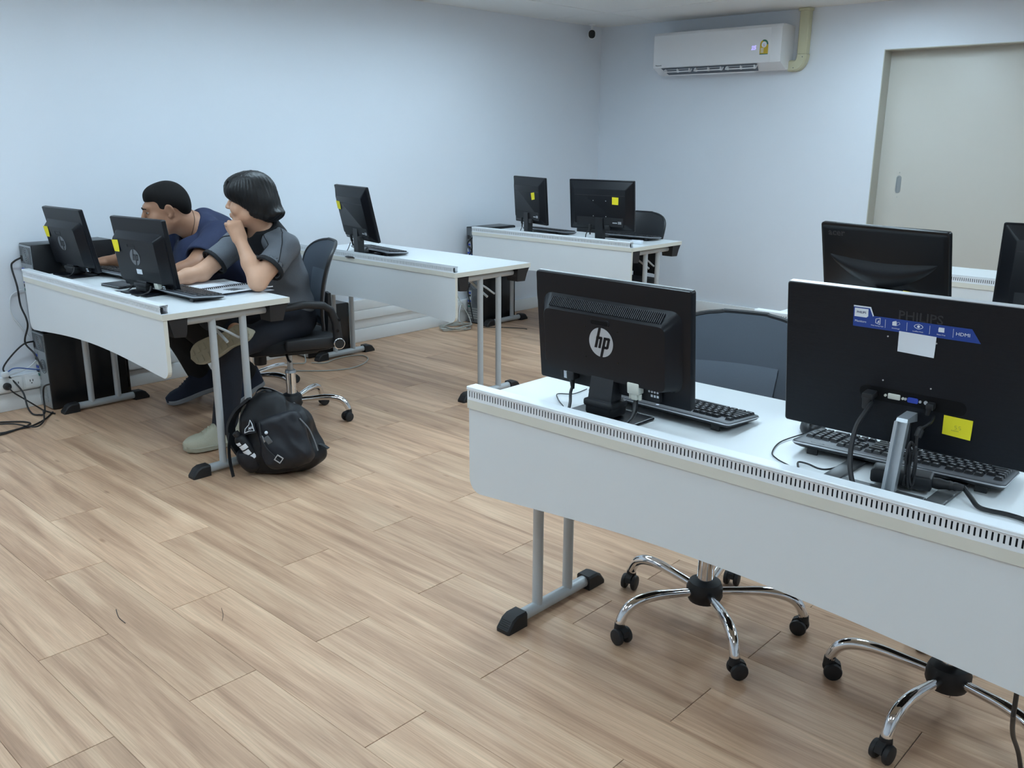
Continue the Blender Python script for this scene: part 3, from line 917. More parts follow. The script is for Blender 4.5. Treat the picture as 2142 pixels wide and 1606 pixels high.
# ================================================================== keyboards and mice
# local frame is the user's: x to the user's right, y away from the user, origin on the desk
U = 0.0190
def key_layout():
    K = []   # x0, y0 (row bottom), width, depth
    rows = [
        (0, [(0, 1.25), (1.25, 1.25), (2.5, 1.25), (3.75, 6.25), (10, 1.25), (11.25, 1.25), (12.5, 1.25), (13.75, 1.25)]),
        (1, [(0, 2.25)] + [(2.25 + i, 1) for i in range(10)] + [(12.25, 2.75)]),
        (2, [(0, 1.75)] + [(1.75 + i, 1) for i in range(11)] + [(12.75, 2.25)]),
        (3, [(0, 1.5)] + [(1.5 + i, 1) for i in range(12)] + [(13.5, 1.5)]),
        (4, [(i, 1) for i in range(13)] + [(13, 2)]),
        (5.35, [(0, 1)] + [(2 + i, 1) for i in range(4)] + [(6.5 + i, 1) for i in range(4)] + [(11 + i, 1) for i in range(4)])]
    for r, ks in rows:
        for x, w_ in ks: K.append((x, r, w_, 1))
    for r in (3, 4, 5.35):
        for i in range(3): K.append((15.3 + i, r, 1, 1))
    for i in range(3): K.append((15.3 + i, 0, 1, 1))
    K.append((16.3, 1, 1, 1))
    for r in range(5):
        for i in range(4):
            if (r, i) in ((0, 1), (1, 3), (3, 3)): continue
            K.append((18.6 + i, r, 2 if (r, i) == (0, 0) else 1, 2 if (r, i) in ((0, 3), (2, 3)) else 1))
    return K
def key_mb(mb, wk, dk, x, y, z):
    g = .0009; x0, x1, y0, y1 = x + g, x + wk - g, y + g, y + dk - g; t = .0024; h = .0065
    mb.loft([[(x0, y0, z), (x1, y0, z), (x1, y1, z), (x0, y1, z)], [(x0 + t, y0 + t * .8, z + h), (x1 - t, y0 + t * .8, z + h), (x1 - t, y1 - t, z + h), (x0 + t, y1 - t, z + h)]])
def keyboard(label, x, y, yaw, detailed=False, trim='silver', slope=4.5, brand=None):
    t = thing('keyboard', label, 'keyboard', (x, y, .75), R(yaw) + PI, 'computer keyboards')
    Wk, Dk = .452, .158
    T = TR(0, 0, .004) @ RX(R(slope))
    def outline(ins, z, yo=0):
        return [(a, b + yo, z) for a, _, b in rring(0, Dk / 2, Wk - 2 * ins, Dk - 2 * ins, .012, 0, 3)]
    b = MB(); b.T = T
    b.loft([outline(.012, 0), outline(.003, .005), outline(0, .009)])
    b.build('bottom_shell', 'blackplastic', t)
    b = MB(); b.T = T
    b.loft([outline(0, .0090), outline(-.0008, .0100), outline(-.0008, .0115), outline(0, .0125)])
    b.build('trim_strip', trim, t)
    b = MB(); b.T = T
    b.loft([outline(0, .0125), outline(.001, .0145), outline(.005, .0160)])
    b.build('top_shell', 'kbbody', t)
    for s in (-1, 1):
        MB().box(s * .18 - .012, s * .18 + .012, Dk - .022, Dk - .016, .0004, .017).build('tilt_foot', 'blackplastic', t, smooth=False)
    ox, oy = -.216, .010
    if detailed:
        cache = {}
        for kx, kr, kw, kd in key_layout():
            if (kw, kd) not in cache:
                m_ = MB(); key_mb(m_, kw * U, kd * U, 0, 0, 0); 
                # pale legend bar on the cap
                cache[(kw, kd)] = (m_.mesh('key', 'key', False), )
            o = link('key', cache[(kw, kd)][0], t)
            o.matrix_local = T @ TR(ox + kx * U, oy + kr * U, .0158)
        lg = MB(); lg.T = T
        for kx, kr, kw, kd in key_layout():
            cx, cy = ox + kx * U + .0045, oy + (kr + kd) * U - .0075
            lg.box(cx, cx + .0032, cy, cy + .0032, .0222, .0226)
            if kr in (1, 2, 3, 4) and kw == 1:
                lg.box(cx + .0055, cx + .0085, cy - .005, cy - .0022, .0222, .0226)
        o = lg.build('key_legends', 'silver', t, smooth=False); o['kind'] = 'stuff'
    else:
        m_ = MB(); m_.T = T
        for kx, kr, kw, kd in key_layout(): key_mb(m_, kw * U, kd * U, ox + kx * U, oy + kr * U, .0158)
        o = m_.build('keys', 'key', t, smooth=False); o['kind'] = 'stuff'
    if brand == 'round':
        m_ = MB(); m_.T = T
        m_.cyl((-.005, Dk - .012, .0158), (-.005, Dk - .012, .0167), .0045, n=14)
        m_.build('brand_badge', 'whiteprint', t)
    elif brand:
        text_mesh(brand, .0085, 'silver', t, T @ TR(.168, Dk - .013, .0163), 'brand_lettering', .0002)
    return t
def mouse(label, x, y, yaw):
    t = thing('mouse', label, 'mouse', (x, y, .75), R(yaw) + PI, 'computer mice')
    def ring(k, z):
        return [(.030 * k * math.cos(a) * (1 - .12 * math.sin(a) ** 2), .054 * k * math.sin(a), z) for a in [2 * PI * i / 20 for i in range(20)]]
    b = MB().loft([ring(.93, .001), ring(1.0, .006), ring(1.0, .012), ring(.93, .022), ring(.75, .030), ring(.45, .0345), ring(.08, .036)])
    b.build('mouse_shell', 'blackplastic', t)
    MB().cyl((-.0035, .026, .030), (.0035, .026, .030), .0085, n=14).build('scroll_wheel', 'rubber', t)
    b = MB()
    b.box(-.0006, .0006, .012, .046, .026, .0345)
    b.build('button_split', 'blackmatte', t, smooth=False)
    return t
keyboard('black keyboard with grey trim behind the round-logo monitor on the foreground desk', 3.962, 2.078, -1.5, True, 'silver', brand='round')
keyboard('black keyboard with raised feet under the blue-stickered monitor', 4.566, 2.084, 3.5, True, 'silver', brand='Panasonic')
keyboard('black keyboard beside the open notebook in front of the person in grey', 1.345, 2.058, 1.0)
keyboard('black keyboard in front of the monitor nearest the wall', 0.545, 2.125, 3.0)
keyboard('black keyboard on the middle desk beside its lone monitor', 0.745, 3.690, -8)
keyboard('black keyboard below the sideways monitor on the far corner desk', 0.690, 5.390, -6)
keyboard('black keyboard at the open end of the far corner desk', 1.352, 5.500, 3)
mouse('black mouse left of the keyboard under the blue-stickered monitor', 4.315, 2.105, 15)
mouse('black mouse behind the lone monitor on the middle desk', 0.700, 3.560, 30)
# ================================================================== office chairs
# local frame: origin on the floor under the gas lift, the chair faces -y
def office_chair(label, x, y, face, phase, base='chrome', arms=True, back='mesh', group='office swivel chairs', seat_z=.455, knob=True):
    t = thing('office_chair', label, 'chair', (x, y, 0), face, group)
    h = MB().lathe([(.030, .075), (.048, .080), (.056, .098), (.056, .122), (.048, .142), (.032, .150)], 24)
    h.build('base_hub', 'rubber', t)
    for k in range(5):
        a = phase + 2 * PI * k / 5
        T = RZm(a)
        lg = MB(); lg.T = T
        if base == 'chrome':
            lg.tube([(.035, 0, .112), (.10, 0, .120), (.175, 0, .128), (.235, 0, .124), (.274, 0, .105), (.294, 0, .072), (.297, 0, .058)],
                    [.0125, .0135, .0155, .0165, .0160, .0150, .0145], n=14)
        else:
            lg.loft([[(.03, -.022, .10), (.03, .022, .10), (.03, .018, .135), (.03, -.018, .135)], [(.20, -.018, .085), (.20, .018, .085), (.20, .014, .112), (.20, -.014, .112)],
                     [(.290, -.014, .062), (.290, .014, .062), (.290, .010, .085), (.290, -.010, .085)]])
        leg = lg.build('base_leg', 'chrome' if base == 'chrome' else 'rubber', t)
        c = link('caster', None, t); c.matrix_local = T @ TR(.298, 0, 0) @ RZm(rng.uniform(0, 2 * PI))
        hd = MB()
        hd.cyl((0, 0, .040), (0, 0, .064), .017, .015, n=14)
        arc = [(-.010, .046), (.012, .056), (.030, .046), (.034, .030), (.026, .030), (.018, .034), (.0, .034)]
        hd.loft([[(xx, -.010, zz) for xx, zz in arc], [(xx, .010, zz) for xx, zz in arc]])
        hd.build('caster_fork', 'rubber', c)
        for s in (-1, 1):
            wh = MB()
            prof = [(.006, .008), (.020, .0085), (.0245, .012), (.0255, .018), (.0235, .0235), (.016, .026), (.002, .0265)]
            wh.lathe([(r_, z_) for r_, z_ in prof], 20, T=TR(.010, 0, .0257) @ RX(-s * PI / 2))
            wh.build('wheel', 'rubber', c)
    g = MB()
    g.cyl((0, 0, .140), (0, 0, .265), .026, n=20); g.build('gas_column', 'chrome', t)
    g = MB(); g.cyl((0, 0, .262), (0, 0, .275), .030, .026, n=20); g.cyl((0, 0, .270), (0, 0, seat_z - .08), .0145, n=16)
    g.build('gas_piston', 'alu', t)
    # mechanism and tilt knob
    m_ = MB(); m_.rbox(-.07, .07, -.12, .14, seat_z - .105, seat_z - .065, .012); m_.build('tilt_mechanism', 'rubber', t)
    if knob:
        MB().lathe([(.010, -.075), (.030, -.075), (.032, -.06), (.030, -.008), (.018, 0)], 18, T=TR(.0, -.15, seat_z - .075)).build('tension_knob', 'rubber', t)
    MB().tube([(.06, -.03, seat_z - .085), (.20, -.05, seat_z - .090), (.27, -.055, seat_z - .085)], .006, n=8).build('height_lever', 'rubber', t)
    # seat cushion: waterfall front edge, rounded plan
    s = MB()
    def plan(k, z, dy=0):
        pts = []
        for i in range(36):
            a = 2 * PI * i / 36
            ca, sa = math.cos(a), math.sin(a)
            px = .232 * math.copysign(abs(ca) ** .5, ca); py = .235 * math.copysign(abs(sa) ** .55, sa)
            px *= (1 - .06 * max(0, sa))
            zz = z - (.014 * max(0, -sa) ** 3) + .008 * abs(ca) ** 3
            pts.append((px * k, py * k - .01 + dy, zz))
        return pts
    zt = seat_z
    s.loft([plan(.90, zt - .068), plan(.97, zt - .060), plan(1.0, zt - .035), plan(.985, zt - .012), plan(.93, zt - .001), plan(.80, zt + .001), plan(.5, zt - .008), plan(.1, zt - .010)])
    s.build('seat', 'fabric', t)
    # back rest: curved shell, wide rounded top, narrower foot
    H0, H1 = seat_z + .035, seat_z + .468
    def bw(v):      # half width
        return .172 + .058 * math.sin(PI / 2 * min(1, v / .8)) ** 1.3
    def bpos(u, v, off=0.0):
        z = H0 + (H1 - H0) * v
        wv = bw(v)
        if v > .72:
            q = (v - .72) / .28
            wv = wv * max(.30, max(0.0, 1 - q ** 3.4) ** .42)
        xx = wv * (2 * u - 1)
        yy = .175 + .035 * v + .050 * v * v - .055 * (v * (1 - v)) * 1.2 - .060 * (xx / .235) ** 2
        return (xx, yy + off, z)
    nb = MB(); NU = 20
    VS = [.72 * k / 12 for k in range(12)] + [.72 + .28 * math.sin(PI / 2 * k / 14) for k in range(15)]
    fr = [[bpos(i / NU, v, -.006) for i in range(NU + 1)] for v in VS]
    bk = [[bpos(i / NU, v, .006) for i in range(NU + 1)] for v in VS]
    nb.loft([f + b[::-1] for f, b in zip(fr, bk)])
    bo = nb.build('backrest', 'meshback' if back == 'mesh' else 'blackplastic', t)
    rim = [bpos(0, v) for v in VS] + [bpos(k / 6, 1.0) for k in range(1, 6)] + [bpos(1, v) for v in VS[::-1]]
    MB().tube(rim, .0085, n=8, sub=2).build('back_rim', 'blackplastic', t)
    if back == 'mesh':
        lp = MB()
        def lf(a, b): 
            p = bpos(.22 + .56 * a, .10 + .56 * b, -.0095); return p
        lp.grid(lf, 12, 12)
        lb = MB(); 
        nn = 13
        top = [lf(i / 12, j / 12) for j in range(13) for i in range(13)]
        bot = [(p[0], p[1] + .003, p[2]) for p in top]
        fs = [(j * nn + i, j * nn + i + 1, (j + 1) * nn + i + 1, (j + 1) * nn + i) for j in range(12) for i in range(12)]
        lb.add(top + bot, fs + [tuple(q + 169 for q in f)[::-1] for f in fs])
        lb.build('lumbar_panel', 'meshlight', t)
    sp = MB()
    sp.loft([[(-.04, .10, seat_z - .095), (.04, .10, seat_z - .095), (.04, .10, seat_z - .075), (-.04, .10, seat_z - .075)],
             [(-.04, .200, seat_z - .085), (.04, .200, seat_z - .085), (.04, .190, seat_z - .065), (-.04, .190, seat_z - .065)],
             [(-.04, .225, seat_z + .05), (.04, .225, seat_z + .05), (.04, .203, seat_z + .05), (-.04, .203, seat_z + .05)],
             [(-.035, .225, seat_z + .20), (.035, .225, seat_z + .20), (.035, .209, seat_z + .20), (-.035, .209, seat_z + .20)]])
    sp.build('back_support', 'rubber', t)
    if arms:
        for s_ in (-1, 1):
            x0 = s_ * .240
            a = link('armrest', None, t)
            br = MB(); br.T = TR(x0, 0, 0)
            br.rbox(-.016, .016, -.07, .180, seat_z - .040, seat_z + .015, .012)
            br.build('arm_bracket', 'rubber', a)
            up = MB(); up.T = TR(x0 + s_ * .018, 0, 0)
            prof = [(.195, seat_z - .020), (.185, seat_z + .09), (.160, seat_z + .155), (.125, seat_z + .180), (.030, seat_z + .190), (-.12, seat_z + .172), (-.145, seat_z + .166)]
            rr = [.024, .020, .019, .0185, .017, .014, .008]
            rings = []
            for i, (yy, zz) in enumerate(prof):
                a0 = prof[max(i - 1, 0)]; a1 = prof[min(i + 1, len(prof) - 1)]
                d = Vector((0, a1[0] - a0[0], a1[1] - a0[1])).normalized(); n_ = Vector((0, -d.z, d.y))
                wd = .018 if i < 2 else .026
                c = Vector((0, yy, zz))
                rings.append([tuple(c + Vector((wd * math.copysign(abs(math.cos(q)) ** .5, math.cos(q)), 0, 0)) + n_ * (rr[i] * math.copysign(abs(math.sin(q)) ** .7, math.sin(q)))) for q in [2 * PI * k / 16 for k in range(16)]])
            up.loft(rings); up.build('arm_post', 'rubber', a)
            pv = MB(); pv.T = TR(x0 + s_ * .034, .192, seat_z - .015) @ RY(s_ * PI / 2)
            pv.lathe([(.020, 0), (.0285, .002), (.0285, .010), (.0245, .012)], 28)
            pv.build('pivot_ring', 'chrome', a)
            pv = MB(); pv.T = TR(x0 + s_ * .034, .192, seat_z - .015) @ RY(s_ * PI / 2)
            pv.lathe([(.0245, .0), (.0245, .0125), (.0, .0135)], 24)
            pv.build('pivot_cap', 'rubber', a)
            for dy, dz in ((-.02, .06), (-.003, .115)):
                pv = MB(); pv.T = TR(x0 + s_ * .0355, .200 + dy * .6, seat_z + dz - .01) @ RY(s_ * PI / 2)
                pv.lathe([(.0075, 0), (.0075, .003), (.004, .003)], 12); pv.build('bolt', 'blackgloss', a)
    return t
CH = {}
CH['p2'] = office_chair('dark swivel chair carrying the person in the grey polo shirt', 1.262, 2.572, R(-21), R(63), seat_z=.470)
CH['p1'] = office_chair('dark swivel chair carrying the person in the navy T-shirt', 0.64, 2.70, R(0), R(20))
CH['n1'] = office_chair('swivel chair with blue-grey mesh back between the two foreground monitors', 3.953, 2.262, R(14), R(160), arms=False, seat_z=.470)
CH['n2'] = office_chair('swivel chair with chrome base hidden behind the blue-stickered monitor', 4.660, 2.300, R(3), R(187), arms=False)
CH['f1'] = office_chair('black round-backed chair at the open end of the far corner desk', 1.32, 5.42, R(4), R(30), 'nylon', False, 'plain')
CH['f2'] = office_chair('black chair half hidden behind the monitors of the far corner desk', 0.76, 5.66, R(-6), R(50), 'nylon', False, 'plain')
# ================================================================== organic shapes: blended solids turned into one smooth surface
class Solid:
    """smoothly blended rounded primitives, meshed as one continuous surface"""
    def __init__(s): s.p = []
    def cap(s, a, b, ra, rb=None, k=.02, op='u'):
        s.p.append(('cap', np.array(a, float), np.array(b, float), ra, ra if rb is None else rb, k, op)); return s
    def ell(s, c, r, rot=None, k=.02, op='u'):
        s.p.append(('ell', np.array(c, float), np.array(r, float), np.eye(3) if rot is None else np.array(rot, float), None, k, op)); return s
    def box(s, c, h, rad, rot=None, k=.01, op='u'):
        s.p.append(('box', np.array(c, float), np.array(h, float), np.eye(3) if rot is None else np.array(rot, float), rad, k, op)); return s
    def cone(s, a, b, ra, rb, k=.01, op='u', rad=.004):
        """flat-ended tapered cylinder"""
        s.p.append(('cone', np.array(a, float), np.array(b, float), ra, rb, k, op, rad)); return s
    def plane(s, pt, n, k=.004):
        """cut away the side the normal points to"""
        s.p.append(('pl', np.array(pt, float), np.array(n, float) / np.linalg.norm(n), None, None, k, 'c')); return s
    def xf(s, Mx):
        """move every primitive by a 4x4 matrix (rotation, uniform scale, translation)"""
        A = np.array(Mx); Rm = A[:3, :3]; sc = np.cbrt(np.linalg.det(Rm)); Q = Rm / sc; t = A[:3, 3]
        o = Solid()
        for q in s.p:
            q = list(q)
            q[1] = Rm @ q[1] + t
            if q[0] in ('cap', 'cone'):
                q[2] = Rm @ q[2] + t; q[3] *= sc; q[4] *= sc
            elif q[0] in ('ell', 'box'):
                q[2] = q[2] * sc; q[3] = Q @ q[3]
                if q[4] is not None: q[4] *= sc
            elif q[0] == 'pl':
                q[2] = Q @ q[2]
            q[5] *= sc
            o.p.append(tuple(q))
        return o
    def mesh(s, vox, warp=None):
        lo = np.full(3, 1e9); hi = np.full(3, -1e9); bb = []
        for q in s.p:
            if q[0] in ('cap', 'cone'):
                r = max(q[3], q[4]); a = np.minimum(q[1], q[2]) - r; b = np.maximum(q[1], q[2]) + r
            elif q[0] == 'ell':
                e = np.sqrt(((q[3] * q[2]) ** 2).sum(1)); a, b = q[1] - e, q[1] + e
            elif q[0] == 'box':
                e = (np.abs(q[3]) * q[2]).sum(1); a, b = q[1] - e, q[1] + e
            else:
                a = b = None
            bb.append((a, b))
            if a is not None and q[6] == 'u':
                lo = np.minimum(lo, a); hi = np.maximum(hi, b)
        pad = 4 * vox + .01
        lo -= pad; hi += pad
        n = np.ceil((hi - lo) / vox).astype(int) + 1
        D = np.full(n, .5, np.float32)
        ax = [lo[i] + vox * np.arange(n[i]) for i in range(3)]
        for q, (a, b) in zip(s.p, bb):
            k, op = q[5], q[6]
            if a is None:
                sl = [slice(0, n[i]) for i in range(3)]
            else:
                m_ = k + .02 + 2 * vox
                sl = []
                for i in range(3):
                    i0 = max(0, int((a[i] - m_ - lo[i]) / vox)); i1 = min(n[i], int((b[i] + m_ - lo[i]) / vox) + 2)
                    sl.append(slice(i0, max(i1, i0)))
                if any(x.stop <= x.start for x in sl): continue
            P = np.stack(np.meshgrid(ax[0][sl[0]], ax[1][sl[1]], ax[2][sl[2]], indexing='ij'), -1)
            if q[0] == 'cap':
                ab = q[2] - q[1]; L2 = max(ab @ ab, 1e-12)
                t = np.clip(((P - q[1]) @ ab) / L2, 0, 1)
                d = np.linalg.norm(P - q[1] - t[..., None] * ab, axis=-1) - (q[3] + (q[4] - q[3]) * t)
            elif q[0] == 'cone':
                ab = q[2] - q[1]; L_ = np.linalg.norm(ab); u = ab / L_
                h = (P - q[1]) @ u; t = np.clip(h / L_, 0, 1)
                rad = np.linalg.norm(P - q[1] - h[..., None] * u, axis=-1) - (q[3] + (q[4] - q[3]) * t)
                ends = np.maximum(-h, h - L_)
                d = np.maximum(rad, ends)
            elif q[0] == 'ell':
                X = ((P - q[1]) @ q[3]) / q[2]
                k0 = np.linalg.norm(X, axis=-1); k1 = np.linalg.norm(X / q[2], axis=-1)
                d = k0 * (k0 - 1) / np.maximum(k1, 1e-6)
            elif q[0] == 'box':
                X = np.abs((P - q[1]) @ q[3]) - (q[2] - q[4])
                d = np.linalg.norm(np.maximum(X, 0), axis=-1) + np.minimum(X.max(-1), 0) - q[4]
            else:
                d = (P - q[1]) @ q[2]
            A = D[tuple(sl)]
            if op == 'u':
                h = np.clip(.5 + .5 * (A - d) / k, 0, 1)
                R_ = A * (1 - h) + d * h - k * h * (1 - h)
            else:
                e = -d if op == 's' else d
                h = np.clip(.5 - .5 * (A - e) / k, 0, 1)
                R_ = A * (1 - h) + e * h + k * h * (1 - h)
            D[tuple(sl)] = R_
        if warp is not None:
            P = np.stack(np.meshgrid(*ax, indexing='ij'), -1)
            D += warp(P).astype(np.float32)
        return surface_nets(D, lo, vox)

def surface_nets(D, lo, vox):
    n = D.shape
    ins = D < 0
    c = np.zeros(tuple(x - 1 for x in n), np.int8)
    for dx in (0, 1):
        for dy in (0, 1):
            for dz in (0, 1):
                c += ins[dx:n[0] - 1 + dx, dy:n[1] - 1 + dy, dz:n[2] - 1 + dz]
    act = (c > 0) & (c < 8)
    idx = np.argwhere(act)
    vid = np.full(act.shape, -1, np.int64); vid[act] = np.arange(len(idx))
    acc = np.zeros((len(idx), 3)); cnt = np.zeros(len(idx))
    corners = [(a, b, e) for a in (0, 1) for b in (0, 1) for e in (0, 1)]
    for a in corners:
        for axx in range(3):
            if a[axx]: continue
            b = list(a); b[axx] = 1
            da = D[idx[:, 0] + a[0], idx[:, 1] + a[1], idx[:, 2] + a[2]]
            db = D[idx[:, 0] + b[0], idx[:, 1] + b[1], idx[:, 2] + b[2]]
            x = (da < 0) != (db < 0)
            t = np.where(x, da / np.where(x, da - db, 1), 0)
            p = np.array(a, float)[None, :].repeat(len(idx), 0); p[:, axx] += t
            acc[x] += p[x]; cnt[x] += 1
    V = lo + vox * (idx + acc / np.maximum(cnt, 1)[:, None])
    F = []
    for axx in range(3):
        o1, o2 = [(1, 2), (2, 0), (0, 1)][axx]
        s0 = [slice(None)] * 3; s1 = [slice(None)] * 3
        s0[axx] = slice(0, n[axx] - 1); s1[axx] = slice(1, n[axx])
        x = ins[tuple(s0)] != ins[tuple(s1)]
        e = np.argwhere(x)
        e = e[(e[:, o1] > 0) & (e[:, o1] < n[o1] - 1) & (e[:, o2] > 0) & (e[:, o2] < n[o2] - 1)]
        def vv(d1, d2):
            q = e.copy(); q[:, o1] += d1; q[:, o2] += d2
            return vid[q[:, 0], q[:, 1], q[:, 2]]
        quad = np.stack([vv(-1, -1), vv(0, -1), vv(0, 0), vv(-1, 0)], 1)
        flip = ~ins[tuple(s0)][e[:, 0], e[:, 1], e[:, 2]]
        quad[flip] = quad[flip][:, ::-1]
        F.append(quad)
    return V, np.concatenate(F)

def relax(V, F, it=2, lam=.5):
    E = np.concatenate([F[:, [0, 1]], F[:, [1, 2]], F[:, [2, 3]], F[:, [3, 0]]])
    for _ in range(it):
        A = np.zeros_like(V); c = np.zeros(len(V))
        for a, b in ((0, 1), (1, 0)):
            np.add.at(A, E[:, a], V[E[:, b]]); np.add.at(c, E[:, a], 1)
        V = V + lam * (A / np.maximum(c, 1)[:, None] - V)
    return V
def solid_obj(name, solid, vox, mats, parent=None, warp=None, it=2, pick=None):
    V, F = solid.mesh(vox, warp)
    V = relax(V, F, it)
    me = bpy.data.meshes.new(name)
    me.from_pydata(V.tolist(), [], F.tolist())
    for k in (mats if isinstance(mats, (list, tuple)) else [mats]): me.materials.append(M[k])
    me.polygons.foreach_set('use_smooth', [True] * len(F))
    if pick is not None:
        cen = V[F].mean(1)
        me.polygons.foreach_set('material_index', pick(cen).astype(np.int32).tolist())
    me.update()
    return link(name, me, parent)
# ================================================================== the two people at the left desk
M['skin1'] = mat('skin_tan', (0.370, 0.190, 0.115), 0.5, noise=0.06, nscale=25, bump=0.03, bscale=500, spec=0.4)
M['skin2'] = mat('skin_light', (0.660, 0.385, 0.255), 0.5, noise=0.06, nscale=25, bump=0.03, bscale=500, spec=0.4)
M['lip'] = mat('lips', (0.33, 0.15, 0.12), 0.45)
M['hairshort'] = mat('short_black_hair', (0.006, 0.005, 0.005), 0.75, noise=0.5, nscale=200, bump=0.7, bscale=380, spec=0.2)
M['hairlong'] = mat('long_black_hair', (0.004, 0.004, 0.005), 0.42, noise=0.6, nscale=10, stretch=(26, 26, 2.2), bump=0.35, bscale=9, spec=0.35)
M['navy'] = mat('navy_cotton', (0.013, 0.021, 0.062), 0.85, noise=0.15, nscale=60, bump=0.25, bscale=350)
M['heather'] = mat('grey_heather_knit', (0.125, 0.138, 0.158), 0.85, noise=0.28, nscale=420, bump=0.25, bscale=500)
M['blackknit'] = mat('black_knit', (0.008, 0.009, 0.012), 0.85, noise=0.2, nscale=300)
M['jeans'] = mat('dark_blue_denim', (0.008, 0.011, 0.020), 0.8, noise=0.35, nscale=250, bump=0.3, bscale=600)
M['blacktrouser'] = mat('black_trousers', (0.007, 0.008, 0.010), 0.85, noise=0.2, nscale=200)
M['shoecanvas'] = mat('sage_canvas', (0.46, 0.44, 0.34), 0.8, noise=0.08, nscale=150, bump=0.2, bscale=600)
M['shoesole'] = mat('olive_grey_sole', (0.36, 0.34, 0.26), 0.7, noise=0.1, nscale=60)
M['shoenavy'] = mat('navy_mesh_shoe', (0.012, 0.020, 0.045), 0.75, noise=0.1, nscale=200)
M['solegrey'] = mat('grey_foam_sole', (0.30, 0.32, 0.35), 0.6)
M['eyewhite'] = mat('eye_white', (0.42, 0.40, 0.39), 0.3)
M['iris'] = mat('dark_iris', (0.012, 0.008, 0.006), 0.15)
M['cord'] = mat('brown_cord', (0.05, 0.025, 0.015), 0.6)

def NV(v): v = np.array(v, float); return v / np.linalg.norm(v)
def head_solid():
    h = Solid()
    h.ell((0, .018, .036), (.077, .096, .087), k=.02)
    h.ell((0, -.030, -.030), (.063, .064, .088), k=.03)
    h.ell((0, -.078, -.100), (.027, .024, .020), k=.03)
    for s in (-1, 1):
        h.ell((s * .036, -.060, -.030), (.030, .032, .030), k=.02)
        h.cap((s * .050, .000, -.060), (s * .020, -.070, -.100), .022, .018, k=.025)
    h.cap((-.034, -.082, .030), (.034, -.082, .030), .0150, k=.018)
    h.cap((0, -.094, .016), (0, -.113, -.018), .0080, .0115, k=.010)
    h.ell((0, -.115, -.022), (.012, .011, .009), k=.008)
    for s in (-1, 1): h.ell((s * .012, -.105, -.026), (.0085, .010, .0075), k=.006)
    for s in (-1, 1): h.ell((s * .032, -.101, .010), (.017, .012, .010), k=.010, op='s')
    h.ell((0, -.092, -.062), (.028, .014, .016), k=.012)
    h.ell((0, -.1035, -.0560), (.0230, .0080, .0052), k=.004)
    h.ell((0, -.1020, -.0665), (.0210, .0085, .0060), k=.004)
    for s in (-1, 1):
        h.ell((s * .079, .010, -.004), (.0075, .020, .031), rot=np.array(Euler((0, s * .25, -s * .45)).to_matrix()), k=.008)
        h.ell((s * .085, .006, -.002), (.0045, .010, .018), rot=np.array(Euler((0, s * .25, -s * .45)).to_matrix()), k=.004, op='s')
        h.ell((s * .079, .000, -.031), (.006, .009, .009), k=.006)
    return h
def hand(sol, wrist, d, n, thumb, curl=(.35, .45, .35), L=1.0, spread=.06, fist=False):
    """palm, four fingers of different length bent at the knuckles and a thumb leaving the side of the palm"""
    W = np.array(wrist, float); d = NV(d); n = np.array(n, float); n = NV(n - d * (n @ d)); s = np.cross(d, n) * thumb
    Rm = np.stack([s, d, n], 1)
    sol.box(W + d * .048 * L, (.040 * L, .050 * L, .0145 * L), .013 * L, rot=Rm, k=.012)
    sol.cap(W - d * .01, W + d * .03 * L, .026 * L, .026 * L, k=.015)
    lens = (.070, .080, .075, .058); offs = (.030, .0105, -.009, -.028); fwd = (.090, .095, .092, .084)
    for i in range(4):
        p = W + d * fwd[i] * L + s * offs[i] * L
        ang = 0.0
        dd = NV(d + s * spread * (1.5 - i))
        r = (.0092, .0094, .0090, .0080)[i] * L
        for j, (fr, c) in enumerate(zip((.46, .30, .24), curl)):
            ang += c
            v = dd * math.cos(ang) - n * math.sin(ang)
            q = p + v * lens[i] * fr * L
            sol.cap(p, q, r, r * .92, k=.003 if j else .007)
            p = q; r *= .93
    if fist:      # thumb folded across the curled fingers
        p = W + d * .035 * L + s * .024 * L - n * .016 * L
        q = p + NV(d * .8 - n * .55) * .034 * L
        sol.cap(p, q, .0120 * L, .0105 * L, k=.008); sol.cap(q, q + NV(d * .35 - s * .8 - n * .2) * .030 * L, .0105 * L, .0085 * L, k=.004)
        return
    p = W + d * .028 * L + s * .034 * L
    v1 = NV(d * .75 + s * .55 - n * .35); q = p + v1 * .040 * L
    sol.cap(p - v1 * .012, q, .0135 * L, .0105 * L, k=.010)
    v2 = NV(d * .95 + s * .12 - n * .45); sol.cap(q, q + v2 * .030 * L, .0105 * L, .0085 * L, k=.004)
def eyes_and_brows(root, T, skin):
    for s in (-1, 1):
        e = MB(); e.T = T
        e.ball((s * .032, -.0800, .0085), .0098, nu=14, nv=10)
        e.build('eye', 'eyewhite', root)
        i = MB(); i.T = T
        i.ball((s * .0325, -.0880, .0080), .0060, .0030, .0060, nu=12, nv=8)
        i.build('iris', 'iris', root)
        b = MB(); b.T = T
        b.tube([(s * .016, -.0985, .0265), (s * .032, -.0985, .0305), (s * .050, -.0860, .0265)], [.0028, .0034, .0015], n=8)
        b.build('eyebrow', 'hairshort', root)
        for zc, r_, y_ in ((.0140, .0052, -.0862), (.0022, .0045, -.0852)):
            l = MB(); l.T = T
            l.tube([(s * .018, y_ + .002, .0085 + (zc - .0085) * .5), (s * .032, y_, zc), (s * .046, y_ + .007, .0085 + (zc - .0085) * .5)], [.002, r_, .002], n=8)
            l.build('eyelid', skin, root)
